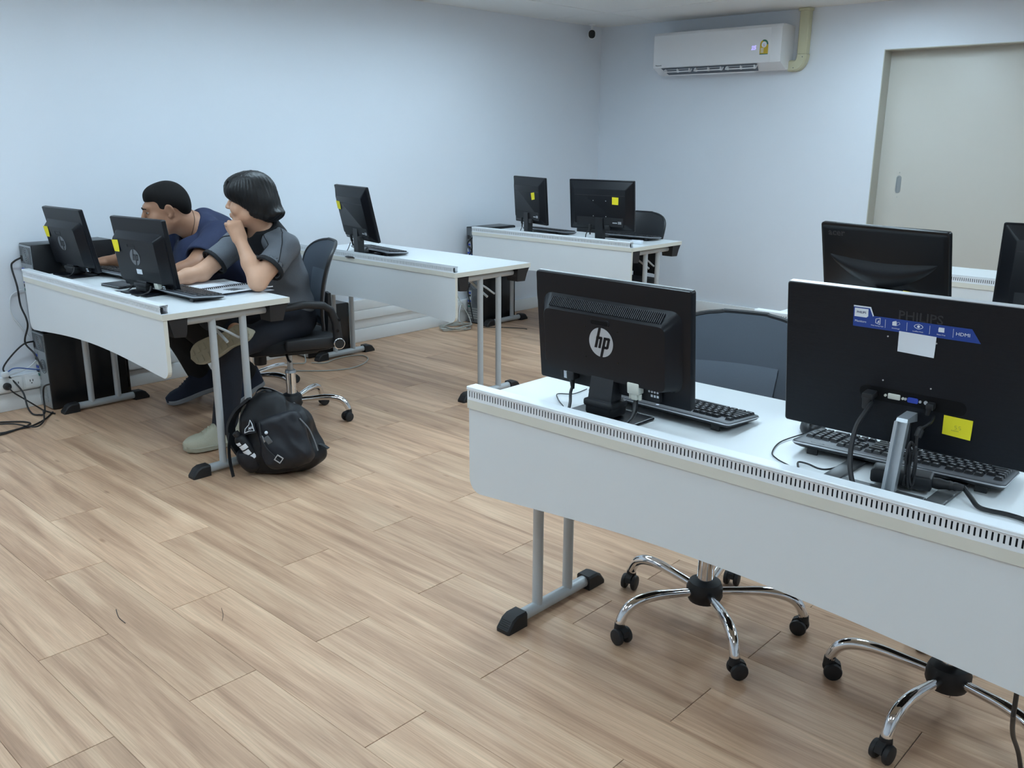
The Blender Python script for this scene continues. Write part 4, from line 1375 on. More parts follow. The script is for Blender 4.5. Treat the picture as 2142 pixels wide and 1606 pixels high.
def shoe(root, T, upper, sole, lugs=True, L=.285):
    W_ = .056
    def half(t):      # t 0 toe .. 1 heel
        e = 1.0
        if t < .26: e = math.sqrt(max(0.0, 1 - (1 - t / .26) ** 2)) * .999 + .001
        if t > .86: e = math.sqrt(max(0.0, 1 - ((t - .86) / .14) ** 2)) * .999 + .001
        return W_ * e * (1 - .22 * math.exp(-((t - .66) / .17) ** 2)) * (1 - .16 * t)
    st = [i / 22 for i in range(23)]
    def outline(k, z, toe_up=0.0):
        a = [(half(t) * k + .002 * math.sin(PI * t), -L / 2 + L * t, z + toe_up * max(0, .22 - t) ** 2 * 20) for t in st]
        b = [(-half(t) * k + .004 * math.sin(PI * t), -L / 2 + L * t, z + toe_up * max(0, .22 - t) ** 2 * 20) for t in st[::-1]]
        return a + b
    s = MB(); s.T = T
    s.loft([outline(.94, .000, .012), outline(1.04, .004, .012), outline(1.05, .022, .010), outline(.98, .026, .010)])
    if lugs:
        for i in range(9):
            t = .08 + i * .105
            h_ = half(t) * .82
            for q in (-1, 1):
                s.box(q * h_ * .55 - h_ * .36, q * h_ * .55 + h_ * .36, -L / 2 + L * t - .0075, -L / 2 + L * t + .0075, -.005 + .012 * max(0, .22 - t) ** 2 * 20, .002)
    s.build('shoe_sole', sole, root)
    u = MB(); u.T = T
    rings = []
    for i in range(25):
        t = .01 + .98 * i / 24
        w = half(t) * 1.0
        hh = .036 + .018 * min(1, t / .25) + .050 * max(0, min(1, (t - .30) / .28)) - .010 * max(0, (t - .8) / .2)
        if t < .12: hh *= .72 + .28 * (t / .12)
        y = -L / 2 + L * t
        ring = []
        for j in range(17):
            a = PI * j / 16
            nar = 1 - .35 * max(0, min(1, (t - .30) / .3)) * math.sin(a)
            ring.append((w * nar * math.copysign(abs(math.cos(a)) ** .75, math.cos(a)), y, .022 + (hh - .0) * math.sin(a) ** .8))
        rings.append(ring)
    u.loft(rings)
    u.build('shoe_upper', upper, root)
    lc = MB(); lc.T = T
    for i in range(5):
        t = .34 + i * .055; hh = .036 + .018 + .050 * max(0, min(1, (t - .30) / .28))
        y = -L / 2 + L * t; w = half(t) * .42
        lc.tube([(-w, y, .022 + hh * .90), (0, y - .002, .026 + hh * 1.0), (w, y, .022 + hh * .90)], .0026, n=6)
    lc.build('shoe_laces', upper, root)
def snap(o, pts, off=.001):
    """lay points on the surface of a mesh object"""
    from mathutils.bvhtree import BVHTree
    bv = BVHTree.FromPolygons([v.co for v in o.data.vertices], [tuple(p.vertices) for p in o.data.polygons])
    out = []
    for p in pts:
        c, nn, _, _ = bv.find_nearest(Vector(p))
        out.append(tuple(c + nn * off))
    return out
def cloth_warp(seed, amp=.004, sc=9.0):
    r_ = np.random.default_rng(seed); ks = r_.normal(size=(5, 3)) * sc; ph = r_.uniform(0, 6.28, 5)
    def f(P):
        o = np.zeros(P.shape[:3])
        for k, p in zip(ks, ph): o += np.sin(P @ k + p)
        return np.abs(o) * amp / 2.2 - amp * .4
    return f

# ---------------- person in the grey polo shirt
def person_grey():
    root = thing('person', 'person in a grey polo shirt resting chin on fist at the desk', 'person', (1.30, 2.62, 0), 0)
    O = np.array([1.30, 2.62, 0])
    g = lambda p: np.array(p, float) - O
    rgt = np.array([.733, .680, 0]); toc = np.array([.656, -.707, .264])
    yaw = Matrix.Rotation(R(11), 3, 'Z')
    lean = np.array(yaw @ Matrix.Rotation(R(20), 3, 'X'))
    flat = np.array(yaw)
    shL, shR = g((1.462, 2.462, .942)), g((1.105, 2.392, .925))
    elL, elR = g((1.505, 2.268, .800)), g((1.105, 2.205, .806))
    wrL = g((1.362, 2.278, .978)); wrR = g((1.120, 2.050, .792))
    neck = g((1.290, 2.440, 1.000))
    hc = g((1.322, 2.372, 1.157))
    HT = Matrix.Translation(hc) @ Matrix.Rotation(R(-49), 4, 'Z') @ Matrix.Rotation(R(4), 4, 'X')
    hipL, hipR = g((1.365, 2.560, .545)), g((1.195, 2.540, .545))
    knL, knR = g((1.365, 2.185, .475)), g((.990, 2.300, .560))
    anL, anR = g((1.372, 2.105, .090)), g((1.365, 2.225, .545))
    b = head_solid().xf(HT)
    hb = np.array(HT @ Vector((0, .022, -.050)))
    b.cap(hb, neck, .052, .060, k=.03)
    # torso core, arms, legs under the clothes
    b.ell(g((1.288, 2.49, .90)), (.140, .085, .12), lean, k=.05)
    b.ell(g((1.280, 2.560, .68)), (.120, .080, .15), lean, k=.05)
    b.cap(neck, shL, .050, .045, k=.03); b.cap(neck, shR, .050, .045, k=.03)
    b.cap(shL, elL, .048, .043, k=.02); b.cap(elL, elL * .55 + wrL * .45, .043, .038, k=.02); b.cap(elL * .55 + wrL * .45, wrL, .038, .0265, k=.02)
    b.cap(shR, elR, .046, .041, k=.02); b.cap(elR, elR * .5 + wrR * .5, .041, .036, k=.02); b.cap(elR * .5 + wrR * .5, wrR, .036, .0265, k=.02)
    for hp, kn, an in ((hipL, knL, anL), (hipR, knR, anR)):
        b.cap(hp, kn, .070, .052, k=.03); b.cap(kn, an, .050, .036, k=.02)
    # left hand: loose fist against the jaw, back of the hand towards the room
    hand(b, wrL, NV(-rgt * .30 + np.array([0, 0, 1.0])), NV(rgt * .55 + toc * .80), -1, (1.35, 1.55, 1.0), .95, .01, True)
    # right hand on the desk behind the screen
    hand(b, wrR, NV((-.10, -1.0, -.05)), (0, 0, 1), -1, (.25, .35, .3), .95)
    lipc = np.array(HT @ Vector((0, -.103, -.061)))
    o = solid_obj('body', b, .0048, ['skin2', 'lip'], root, it=1, pick=lambda c: (np.linalg.norm((c - lipc) * np.array([1, 1, 1.8]), axis=1) < .018))
    o['label'] = 'bare forearms, fist, neck and face'
    eyes_and_brows(root, HT, 'skin2')
    # hair: full fringe, sides over the ears, flicked nape
    h = Solid()
    h.ell((0, .010, .042), (.094, .118, .100), k=.02)
    h.ell((0, -.052, .070), (.076, .062, .050), k=.03)
    for s in (-1, 1):
        h.ell((s * .066, .046, -.006), (.033, .068, .074), k=.03)
        h.ell((s * .058, -.050, .046), (.030, .046, .036), k=.03)
    h.ell((0, .078, -.030), (.084, .060, .078), k=.03)
    h.ell((0, .108, -.068), (.080, .042, .028), k=.03)
    h.ell((0.035, .140, -.062), (.040, .026, .012), k=.02)
    h.box((0, -.126, -.078), (.20, .100, .100), .01, np.array(Matrix.Rotation(R(-31.6), 3, 'X')), k=.008, op='s')
    h.ell((0, -.012, -.110), (.12, .052, .066), k=.010, op='s')
    h.ell((0, .010, -.150), (.062, .080, .085), k=.012, op='s')
    def strand(P):
        Q = (P - hc) @ np.array(HT.to_3x3())
        a = np.arctan2(Q[..., 0], Q[..., 1] + .01)
        return .0012 * np.sin(a * 40 + Q[..., 2] * 22) + .0009 * np.sin(a * 83 - Q[..., 2] * 40)
    o = solid_obj('hair', h.xf(HT), .0042, 'hairlong', root, warp=strand, it=1); o['label'] = 'chin-length straight black hair'
    fl = MB(); fl.T = HT
    for i in range(0):
        a = rng.uniform(-1.25, 1.25); z0 = rng.uniform(-.06, .03)
        x = .088 * math.sin(a); y = .05 + .075 * math.cos(a)
        ln = rng.uniform(.02, .055)
        fl.tube([(x, y, z0), (x * 1.08, y + .012, z0 - ln * .6), (x * 1.2 + rng.uniform(-.012, .012), y + .03 + rng.uniform(0, .022), z0 - ln * .85)], [.0042, .0032, .0004], n=5, sub=4)
    for i in range(26):
        x = rng.uniform(-.075, .085); 
        fl.tube([(x, -.075, .10), (x * 1.08, -.112 + abs(x) * .4, .066), (x * 1.12, -.106 + abs(x) * .5, .030 - abs(x) * .25)], [.005, .0040, .0004], n=5, sub=4)
    o = fl.build('hair_strands', 'hairlong', root); o['kind'] = 'stuff'
    # polo shirt
    s = Solid()
    s.ell(g((1.287, 2.495, .905)), (.162, .104, .125), lean, k=.05)
    s.ell(g((1.283, 2.545, .765)), (.150, .104, .130), lean, k=.06)
    s.ell(g((1.275, 2.575, .630)), (.158, .118, .115), flat, k=.05)
    s.cap(g((1.36, 2.44, .985)), shL + np.array([.005, .004, .006]), .058, .062, k=.04); s.cap(g((1.22, 2.42, .975)), shR, .058, .060, k=.04)
    dl = elL - shL; dr = elR - shR
    s.cone(shL - dl * .10, shL + dl * .64, .064, .069, k=.03)
    s.cone(shR - dr * .10, shR + dr * .62, .062, .066, k=.03)
    s.plane(g((1.30, 2.60, .520)), (0, .10, -1), k=.004)
    s.cap(neck + np.array([0, .005, -.02]), hb, .082, .086, k=.01, op='s')
    s.cap(neck + np.array([.0, -.060, -.045]), neck + np.array([.01, -.12, .05]), .040, .06, k=.01, op='s')
    # open sleeve mouths
    s.cone(shL + dl * .50, shL + dl * .80, .056, .060, k=.004, op='s'); s.cone(shR + dr * .48, shR + dr * .80, .054, .058, k=.004, op='s')
    so = solid_obj('polo_shirt', s, .0055, 'heather', root, warp=cloth_warp(3, .005, 16), it=2)
    so['label'] = 'dark grey polo shirt with black collar'
    # collar, cuff bands, placket, piping, badge
    c = Solid()
    cn = neck + np.array([0, -.002, .010])
    up = NV(hb - cn)
    fwd = np.array([.16, -.987, 0])
    c.cone(cn - up * .052 + fwd * .004, cn + up * .052, .128, .084, k=.01)
    c.cap(cn - up * .08, hb + up * .06, .068, .062, k=.004, op='s')
    c.cone(cn + fwd * .060 - up * .075, cn + fwd * .090 + up * .08, .004, .074, k=.004, op='s')
    solid_obj('collar', c, .0042, 'blackknit', root, it=1)
    lap = MB()
    for q in (-1, 1):
        lat = np.array([.98, .19, 0]) * q
        base = cn + fwd * .058 - up * .020
        pts = [base + lat * .042 + up * .030 - fwd * .01, base + lat * .012 - up * .022 + fwd * .014, base + lat * .030 - up * .060 + fwd * .022, base + lat * .078 - up * .010 - fwd * .012]
        ps = snap(so, [tuple(p) for p in pts], .006)
        qs = [tuple(Vector(p) + Vector(fwd) * .006) for p in ps]
        lap.add(ps + qs, [(0, 1, 2, 3), (7, 6, 5, 4), (0, 4, 5, 1), (1, 5, 6, 2), (2, 6, 7, 3), (3, 7, 4, 0)])
    lap.build('collar_flaps', 'blackknit', root, smooth=False)
    for a, d_, r0 in ((shL, dl, .0705), (shR, dr, .0680)):
        u = NV(d_); L_ = np.linalg.norm(d_)
        cb = Solid(); cb.cone(a + d_ * .56, a + d_ * .655, r0 + .0030, r0 + .0042, k=.004); cb.cone(a + d_ * .40, a + d_ * .80, r0 - .0085, r0 - .0075, k=.003, op='s')
        solid_obj('sleeve_cuff', cb, .0038, 'blackknit', root, it=1)
    def piping(pts, r_=.0022):
        dense = []
        for i in range(len(pts) - 1):
            for k in range(6): dense.append(tuple(Vector(pts[i]) * (1 - k / 6) + Vector(pts[i + 1]) * (k / 6)))
        dense.append(pts[-1])
        mb = MB().tube(snap(so, dense, .0008), r_, n=6, sub=2); mb.build('piping', 'blackknit', root)
    piping([tuple(g(p)) for p in ((1.400, 2.485, 1.03), (1.470, 2.440, 1.015), (1.535, 2.390, .960), (1.570, 2.365, .900), (1.560, 2.330, .855))])
    piping([tuple(g(p)) for p in ((1.375, 2.400, 1.010), (1.430, 2.345, .970), (1.470, 2.320, .915), (1.470, 2.310, .870))])
    piping([tuple(g(p)) for p in ((1.18, 2.36, .995), (1.09, 2.32, .985), (1.03, 2.33, .94))])
    pk = [tuple(g(p)) for p in ((1.315, 2.350, .950), (1.322, 2.365, .900), (1.325, 2.380, .850))]
    for p in snap(so, pk, .0012):
        mb = MB().ball(p, .0055, .0055, .0055, 10, 6); mb.build('button', 'blackknit', root)
    bd = snap(so, [tuple(g((1.475, 2.300, .858)))], .0015)[0]
    MB().ball(bd, .010, .006, .008, 10, 6).build('sleeve_badge', M['labelred'] and 'labelred', root)
    # jeans
    j = Solid()
    j.ell(g((1.275, 2.580, .570)), (.158, .120, .100), flat, k=.05)
    j.cap(hipL, knL, .084, .064, k=.04); j.cone(knL + np.array([0, .01, .03]), anL + np.array([0, 0, -.030]), .066, .060, k=.03)
    j.cap(hipR, knR, .086, .068, k=.04); j.cone(knR, anR * .90 + knR * .10, .066, .056, k=.03)
    j.plane(g((1.3, 2.6, .66)), (0, 0, 1), k=.01)
    solid_obj('jeans', j, .0062, 'jeans', root, warp=cloth_warp(5, .005, 22), it=2)
    # canvas shoes: one flat on the floor, one with its sole turned to the room
    toe = g((1.318, 1.885, 0)); 
    hd = math.atan2(-(.075), .285)
    shoe(root, Matrix.Translation(g((1.365, 2.050, .005))) @ Matrix.Rotation(R(-13), 4, 'Z'), 'shoecanvas', 'shoesole', True)
    tp, hp_ = g((1.340, 1.990, .452)), g((1.525, 2.170, .580))
    yv = NV(hp_ - tp); zv = -NV(toc - yv * (toc @ yv)); xv = np.cross(yv, zv)
    mid = (tp + hp_) / 2
    Ms = Matrix(((xv[0], yv[0], zv[0], mid[0]), (xv[1], yv[1], zv[1], mid[1]), (xv[2], yv[2], zv[2], mid[2]), (0, 0, 0, 1)))
    shoe(root, Ms, 'shoecanvas', 'shoesole', True, .305)

# ---------------- person in the navy T-shirt
def person_navy():
    root = thing('person', 'person in a navy T-shirt with short hair leaning over the left desk', 'person', (.68, 2.70, 0), 0)
    O = np.array([.68, 2.70, 0])
    g = lambda p: np.array(p, float) - O
    lean = np.array(Matrix.Rotation(R(24), 3, 'X')); flat = np.eye(3)
    shL, shR = g((.895, 2.440, .945)), g((.500, 2.420, .940))
    elL, elR = g((1.000, 2.240, .815)), g((.400, 2.250, .812))
    wrL = g((.960, 2.110, .795)); wrR = g((.285, 2.085, .792))
    neck = g((.712, 2.400, .985))
    hc = g((.690, 2.258, 1.090))
    HT = Matrix.Translation(hc) @ Matrix.Rotation(R(-22), 4, 'Z') @ Matrix.Rotation(R(15), 4, 'X') @ Matrix.Scale(1.10, 4)
    b = head_solid().xf(HT)
    hb = np.array(HT @ Vector((0, .028, -.052)))
    b.cap(hb, neck, .068, .084, k=.03)
    b.ell(g((.690, 2.500, .880)), (.160, .100, .13), lean, k=.05)
    b.ell(g((.685, 2.640, .68)), (.155, .110, .17), lean, k=.05)
    b.cap(neck, shL, .058, .052, k=.03); b.cap(neck, shR, .058, .052, k=.03)
    b.cap(shL, elL, .076, .066, k=.02); b.cap(elL, elL * .5 + wrL * .5, .056, .046, k=.02); b.cap(elL * .5 + wrL * .5, wrL, .044, .030, k=.02)
    b.cap(shR, elR, .060, .050, k=.02); b.cap(elR, elR * .5 + wrR * .5, .050, .042, k=.02); b.cap(elR * .5 + wrR * .5, wrR, .042, .029, k=.02)
    hipL, hipR = g((.780, 2.660, .545)), g((.590, 2.660, .545))
    knL, knR = g((.790, 2.260, .520)), g((.600, 2.250, .520))
    anL, anR = g((.780, 2.610, .150)), g((.545, 2.460, .110))
    for hp, kn, an in ((hipL, knL, anL), (hipR, knR, anR)):
        b.cap(hp, kn, .075, .058, k=.03); b.cap(kn, an, .055, .040, k=.02)
    hand(b, wrL, NV((-.05, -.99, -.06)), (0, 0, 1), -1, (.55, .65, .45), 1.0)
    hand(b, wrR, NV((-.30, -.95, -.06)), (0, 0, 1), 1, (.45, .55, .4), 1.0)
    lipc = np.array(HT @ Vector((0, -.103, -.061)))
    o = solid_obj('body', b, .0050, ['skin1', 'lip'], root, it=1, pick=lambda c: (np.linalg.norm((c - lipc) * np.array([1, 1, 1.8]), axis=1) < .019))
    o['label'] = 'bare arms, neck and face'
    eyes_and_brows(root, HT, 'skin1')
    h = Solid()
    h.ell((0, .016, .038), (.0810, .098, .088), k=.02)
    h.ell((0, -.030, .078), (.060, .046, .036), k=.025)
    h.ell((0, .074, -.002), (.064, .040, .060), k=.03)
    h.box((0, -.100, -.020), (.12, .062, .076), .02, np.array(Matrix.Rotation(R(-6), 3, 'X')), k=.008, op='s')
    h.ell((0, -.032, -.050), (.12, .050, .062), k=.010, op='s')
    h.ell((0, .015, -.030), (.14, .034, .038), k=.010, op='s')
    h.ell((0, .020, -.110), (.10, .10, .060), k=.010, op='s')
    o = solid_obj('hair', h.xf(HT), .0042, 'hairshort', root, it=1); o['label'] = 'short cropped black hair'
    s = Solid()
    s.ell(g((.690, 2.480, .880)), (.190, .140, .140), lean, k=.05)
    s.ell(g((.705, 2.420, .830)), (.172, .130, .125), lean, k=.05)
    s.ell(g((.770, 2.370, .850)), (.110, .090, .110), lean, k=.05)
    s.ell(g((.688, 2.590, .750)), (.184, .135, .140), lean, k=.06)
    s.ell(g((.685, 2.680, .620)), (.195, .160, .120), flat, k=.06)
    s.cap(g((.785, 2.425, .985)), shL, .068, .070, k=.04); s.cap(g((.62, 2.425, .975)), shR, .068, .068, k=.04)
    s.cap(g((.70, 2.46, 1.0)), g((.69, 2.54, .95)), .085, .10, k=.05)
    dl = elL - shL; dr = elR - shR
    s.cone(shL - dl * .12, shL + dl * .80, .088, .096, k=.03)
    s.cone(shR - dr * .12, shR + dr * .52, .074, .078, k=.03)
    s.plane(g((.68, 2.60, .530)), (0, .05, -1), k=.004)
    s.cap(neck + np.array([0, -.004, -.02]), hb, .088, .086, k=.008, op='s')
    s.cone(shL + dl * .62, shL + dl * 1.0, .081, .088, k=.004, op='s'); s.cone(shR + dr * .36, shR + dr * .80, .066, .070, k=.004, op='s')
    so = solid_obj('t_shirt', s, .0060, 'navy', root, warp=cloth_warp(11, .006, 15), it=2); so['label'] = 'navy crew-neck T-shirt'
    # thin cord round the neck
    nk = np.array(neck); ax = NV(hb - nk)
    a1 = NV(np.cross(ax, (1, 0, 0))); a2 = np.cross(ax, a1)
    ring = [tuple(nk + ax * (.045 + .025 * math.cos(2 * PI * k / 24)) + (a1 * math.cos(2 * PI * k / 24) + a2 * math.sin(2 * PI * k / 24)) * .070) for k in range(25)]
    MB().tube(snap(root.children[0], ring, .0005), .0016, n=6, sub=2).build('neck_cord', 'cord', root)
    j = Solid()
    j.ell(g((.685, 2.690, .570)), (.185, .150, .100), flat, k=.05)
    for hp, kn, an in ((hipL, knL, anL), (hipR, knR, anR)):
        j.cap(hp, kn, .092, .074, k=.04); j.cone(kn, an, .074, .062, k=.03)
    j.plane(g((.7, 2.6, .66)), (0, 0, 1), k=.01)
    solid_obj('trousers', j, .0075, 'blacktrouser', root, warp=cloth_warp(8, .005, 20), it=2)
    # running shoes tucked back on their toes
    shoe(root, Matrix.Translation(g((.570, 2.375, .030))) @ Matrix.Rotation(R(-18), 4, 'Z') @ Matrix.Rotation(R(14), 4, 'X'), 'shoenavy', 'solegrey', False, .29)
    shoe(root, Matrix.Translation(g((.800, 2.560, .045))) @ Matrix.Rotation(R(8), 4, 'Z') @ Matrix.Rotation(R(19), 4, 'X'), 'shoenavy', 'solegrey', False, .29)

person_grey()
person_navy()
# ================================================================== computer cases
def tower(label, x, y, z, w_=.168, d_=.445, h_=.43, bk='galv'):
    """case with its back panel towards -y"""
    t = thing('computer_case', label, 'computer case', (x, y, z), 0, 'black computer cases')
    c = MB(); c.rbox(0, w_, .004, d_ - .02, .004, h_ - .001, .004); c.build('case_shell', 'case', t)
    f = MB(); f.rbox(.002, w_ - .002, d_ - .022, d_, .006, h_ - .004, .008); f.build('front_panel', 'blackgloss', t)
    b = MB(); b.box(.006, w_ - .006, .001, .006, .010, h_ - .008); b.build('back_panel', bk, t, smooth=False)
    # power supply with fan, at the top
    p = MB(); p.box(.012, w_ - .012, -.001, .001, h_ - .105, h_ - .016); p.build('power_supply', 'fan', t, smooth=False)
    g = MB()
    for r_ in (.012, .022, .032, .040):
        ring = [(w_ * .56 + r_ * math.cos(2 * PI * k / 20), -.0018, h_ - .060 + r_ * math.sin(2 * PI * k / 20)) for k in range(21)]
        g.tube(ring, .0011, n=5, smooth=False)
    g.build('fan_guard', 'galv', t)
    s = MB(); s.rbox(.018, .040, -.004, .001, h_ - .095, h_ - .065, .002); s.build('mains_inlet', 'rubber', t)
    # port plate, exhaust fan, expansion covers
    q = MB(); q.box(.014, .058, -.001, .001, h_ - .275, h_ - .118); q.build('port_plate', 'stainless', t, smooth=False)
    for k, m_ in enumerate(('vga', 'rubber', 'cream', 'vga', 'rubber', 'labelgreen')):
        u = MB(); u.box(.020, .050, -.0045, -.001, h_ - .145 - k * .022, h_ - .132 - k * .022); u.build('port', m_, t, smooth=False)
    g = MB()
    for r_ in (.014, .026, .038):
        g.tube([(w_ * .70 + r_ * math.cos(2 * PI * k / 20), -.0012, h_ - .190 + r_ * math.sin(2 * PI * k / 20)) for k in range(21)], .0014, n=5, smooth=False)
    g.build('exhaust_grille', 'fan', t)
    for k in range(5):
        e = MB(); e.box(.016, w_ - .045, -.0012, .001, .040 + k * .019, .053 + k * .019); e.build('slot_cover', 'stainless', t, smooth=False)
    return t
tower('black computer case standing on the floor, lowest in the stack by the wall socket', .008, 1.758, 0.0)
tower('black computer case on top of the stack beside the monitor nearest the wall', .004, 1.755, .4305, h_=.470)
tower('small black computer case on the floor under the middle desk', .010, 3.42, 0.0, .168, .36, .345)
tower('black computer case standing on the floor behind the legs of the middle desk', .046, 5.045, 0.0, d_=.40, h_=.385, bk='fan')
tower('black computer case on top of the stack at the far corner desk', .046, 5.045, .3855, d_=.40, h_=.385, bk='fan')

# ================================================================== air conditioner, pipe cover, camera
def aircon():
    x0, x1 = .700, 1.835; yw = RY1
    t = thing('air_conditioner', 'white split air conditioner high on the end wall', 'air conditioner', (x0, yw, 1.95), 0)
    W_ = x1 - x0
    # profile in (y, z): wall side 0, front towards -y
    prof = [(0, .010), (0, .325), (-.150, .332), (-.190, .326), (-.205, .305), (-.208, .090), (-.204, .058)]
    body = prof + [(-.150, .030), (-.110, .006)]
    b = MB()
    rings = []
    for k, ins in ((0.0, .010), (.010, .003), (.030, 0), (W_ - .030, 0), (W_ - .010, .003), (W_, .010)):
        rings.append([(k, y * (1 - ins * 2) , .17 + (z - .17) * (1 - ins * 2)) for y, z in body])
    b.loft(rings)
    b.build('casing', 'acwhite', t)
    f = MB()
    pr = [(-.2065, .305), (-.2095, .090), (-.2060, .060), (-.2030, .060), (-.2060, .090), (-.2030, .305)]
    f.loft([[(.010, y, z) for y, z in pr], [(W_ - .085, y, z) for y, z in pr]])
    f.build('front_panel', 'acwhite', t)
    o = MB()
    o.add([(.080, -.203, .054), (W_ - .190, -.203, .054), (W_ - .215, -.120, .006), (.105, -.120, .006)], [(0, 1, 2, 3)])
    o.add([(.080, -.200, .060), (W_ - .190, -.200, .060), (W_ - .215, -.115, .014), (.105, -.115, .014)], [(0, 3, 2, 1)])
    o.build('air_outlet', 'acdark', t, smooth=False)
    # open louvre flaps with ribs
    segs = [(.100, .365), (.385, .650), (.670, W_ - .195)]
    for a, c in segs:
        l = MB(); l.T = TR(0, -.190, .022) @ RX(R(-30))
        l.box(a, c, -.006, -.002, -.004, .004)
        l.box(a, c, -.006, -.002, .020, .026)
        l.box(a, a + .006, -.006, -.002, -.004, .026)
        l.box(c - .006, c, -.006, -.002, -.004, .026)
        l.build('louvre_flap', 'acwhite', t, smooth=False)
        for k in range(3):
            r_ = MB(); r_.T = TR(0, -.196, .030)
            xx = a + .02 + (c - a - .04) * k / 2
            r_.box(xx - .003, xx + .003, -.004, .020, -.012, .016)
            r_.build('louvre_rib', 'acwhite', t, smooth=False)
    lb = MB(); lb.box(.100, W_ - .195, -.207, -.203, -.008, -.003); lb.build('lower_louvre', 'acwhite', t, smooth=False)
    # energy label: arched yellow tag with green band
    T = TR(W_ - .135, -.2112, .165)
    l = MB(); l.T = T
    arch = [(-.034, -.050), (.034, -.050), (.034, .020)] + [(.034 * math.cos(a), .020 + .036 * math.sin(a)) for a in [PI * k / 14 for k in range(1, 15)]]
    l.prism(arch, 0, .0006); e = l.build('energy_label', 'labelyellow', t, smooth=False)
    l = MB(); l.T = T
    outer = [(.033 * math.cos(a), .020 + .035 * math.sin(a)) for a in [PI * k / 14 for k in range(15)]]
    inner = [(.022 * math.cos(a), .020 + .024 * math.sin(a)) for a in [PI * k / 14 for k in range(15)]]
    for k in range(9): l.prism([outer[k], outer[k + 1], inner[k + 1], inner[k]], -.0006, -.0001)
    l.box(-.034, .034, -.0006, -.0001, -.050, -.045)
    l.build('label_band', 'labelgreen', e, smooth=False)
    l = MB(); l.T = T
    l.prism([(.021 * math.cos(2 * PI * k / 20), .020 + .021 * math.sin(2 * PI * k / 20)) for k in range(20)], -.0007, -.0001); l.build('label_dial', 'whiteprint', e, smooth=False)
    text_mesh('5', .026, 'labelred', e, T @ TR(0, -.0009, .014) @ RX(PI / 2), 'label_number', .0002)
    l = MB(); l.T = T
    for k in range(4): l.box(-.026, -.002, -.0006, -.0001, -.036 + k * .009, -.032 + k * .009)
    l.build('label_text', 'whiteprint', e, smooth=False)
    text_mesh('25', .040, 'led', t, TR(W_ - .222, -.2102, .165) @ RX(PI / 2), 'temperature_display', .0003, shear=.15, bold=.001)
    text_mesh('Panasonic', .015, 'ink', t, TR(.060, -.2098, .076) @ RX(PI / 2), 'brand_lettering', .0003)
    # conduit
    p = thing('pipe_cover', 'ivory plastic pipe cover rising from the air conditioner to the ceiling', 'pipe', (1.93, RY1, 1.95), 0)
    a = MB()
    a.rbox(-.038, .038, -.062, -.0005, .115, RZ - 1.95 - .004, .010)
    a.build('straight_cover', 'conduit', p)
    e = MB()
    rings = []
    for k in range(9):
        an = PI / 2 * k / 8
        cx, cz = -.050, .115
        # elbow from vertical (k=0) to horizontal left
        c = Vector((cx + .050 * math.cos(an), 0, cz - .080 * math.sin(an)))
        d = Vector((math.cos(an), 0, -math.sin(an)))
        ring = []
        for (q, y) in ((-.040, -.002), (-.040, -.052), (-.030, -.066), (.030, -.066), (.040, -.052), (.040, -.002)):
            ring.append(tuple(c + d * q + Vector((0, y, 0))))
        rings.append(ring)
    rings.append([(x - .050, y, z) for x, y, z in rings[-1]])
    e.loft(rings); e.build('elbow_cover', 'conduit', p)
    r_ = MB(); r_.rbox(-.046, .046, -.072, -.0005, RZ - 1.95 - .022, RZ - 1.95 - .0008, .006); r_.build('ceiling_collar', 'conduit', p)
    for q in ((.012, .095), (-.055, .020)):
        s = MB(); s.cyl((q[0], -.067, q[1]), (q[0], -.064, q[1]), .004, n=10); s.build('screw', 'fan', p)
aircon()
def cctv():
    t = thing('security_camera', 'small white security camera with black face in the ceiling corner', 'camera', (.103, 6.51, RZ), R(40))
    MB().lathe([(.005, -.0005), (.028, -.0008), (.028, -.008), (.012, -.014), (.009, -.040), (.005, -.045)], 20).build('ceiling_mount', 'white', t)
    b = MB(); b.T = TR(0, 0, -.085)
    b.loft([rring(0, 0, .050, .062, .022, .030, 6), rring(0, 0, .062, .074, .028, .018, 6), rring(0, 0, .064, .076, .028, -.018, 6), rring(0, 0, .058, .070, .026, -.026, 6)])
    b.build('camera_body', 'white', t)
    b = MB(); b.T = TR(0, 0, -.085)
    b.loft([rring(0, 0, .056, .068, .026, -.0262, 6), rring(0, 0, .050, .062, .024, -.030, 6)]); b.build('camera_face', 'blackgloss', t)
    b = MB(); b.T = TR(0, -.030, -.075) @ RX(PI / 2); b.lathe([(.004, .0), (.011, .001), (.011, .004), (.006, .005)], 16); b.build('lens', 'blackmatte', t)
cctv()

# ================================================================== wall sockets
def outlet(label, y, z, double=True, x=.0402):
    t = thing('power_outlet', label, 'socket', (x, y, z), 0, 'white wall sockets')
    p = MB(); p.rbox(0, .006, -.058, .058, -.035, .035, .003); p.build('cover_plate', 'white', t)
    for k in ((-.028, .028) if double else (0,)):
        h = MB()
        for dy, dz, a, b in ((-.007, .006, .002, .006), (.007, .006, .002, .006), (0, -.008, .003, .003)):
            h.box(.0058, .0063, k + dy - a, k + dy + a, dz - b, dz + b)
        h.build('socket_holes', 'ink', t, smooth=False)
outlet('white wall socket with a round black plug beside the stacked cases', 1.612, .150)
outlet('white wall socket half hidden behind the stacked computer cases', 1.742, .150)
outlet('white wall socket with white plugs behind the legs of the middle desk', 5.03 - .075, .141)
pl = thing('mains_plug', 'round black plug pushed into the wall socket at the left edge', 'plug', (.0465, 1.586, .148), 0)
MB().lathe([(.004, .0), (.019, .0005), (.021, .012), (.017, .026), (.006, .030)], 20, T=RY(PI / 2)).build('plug_body', 'rubber', pl)

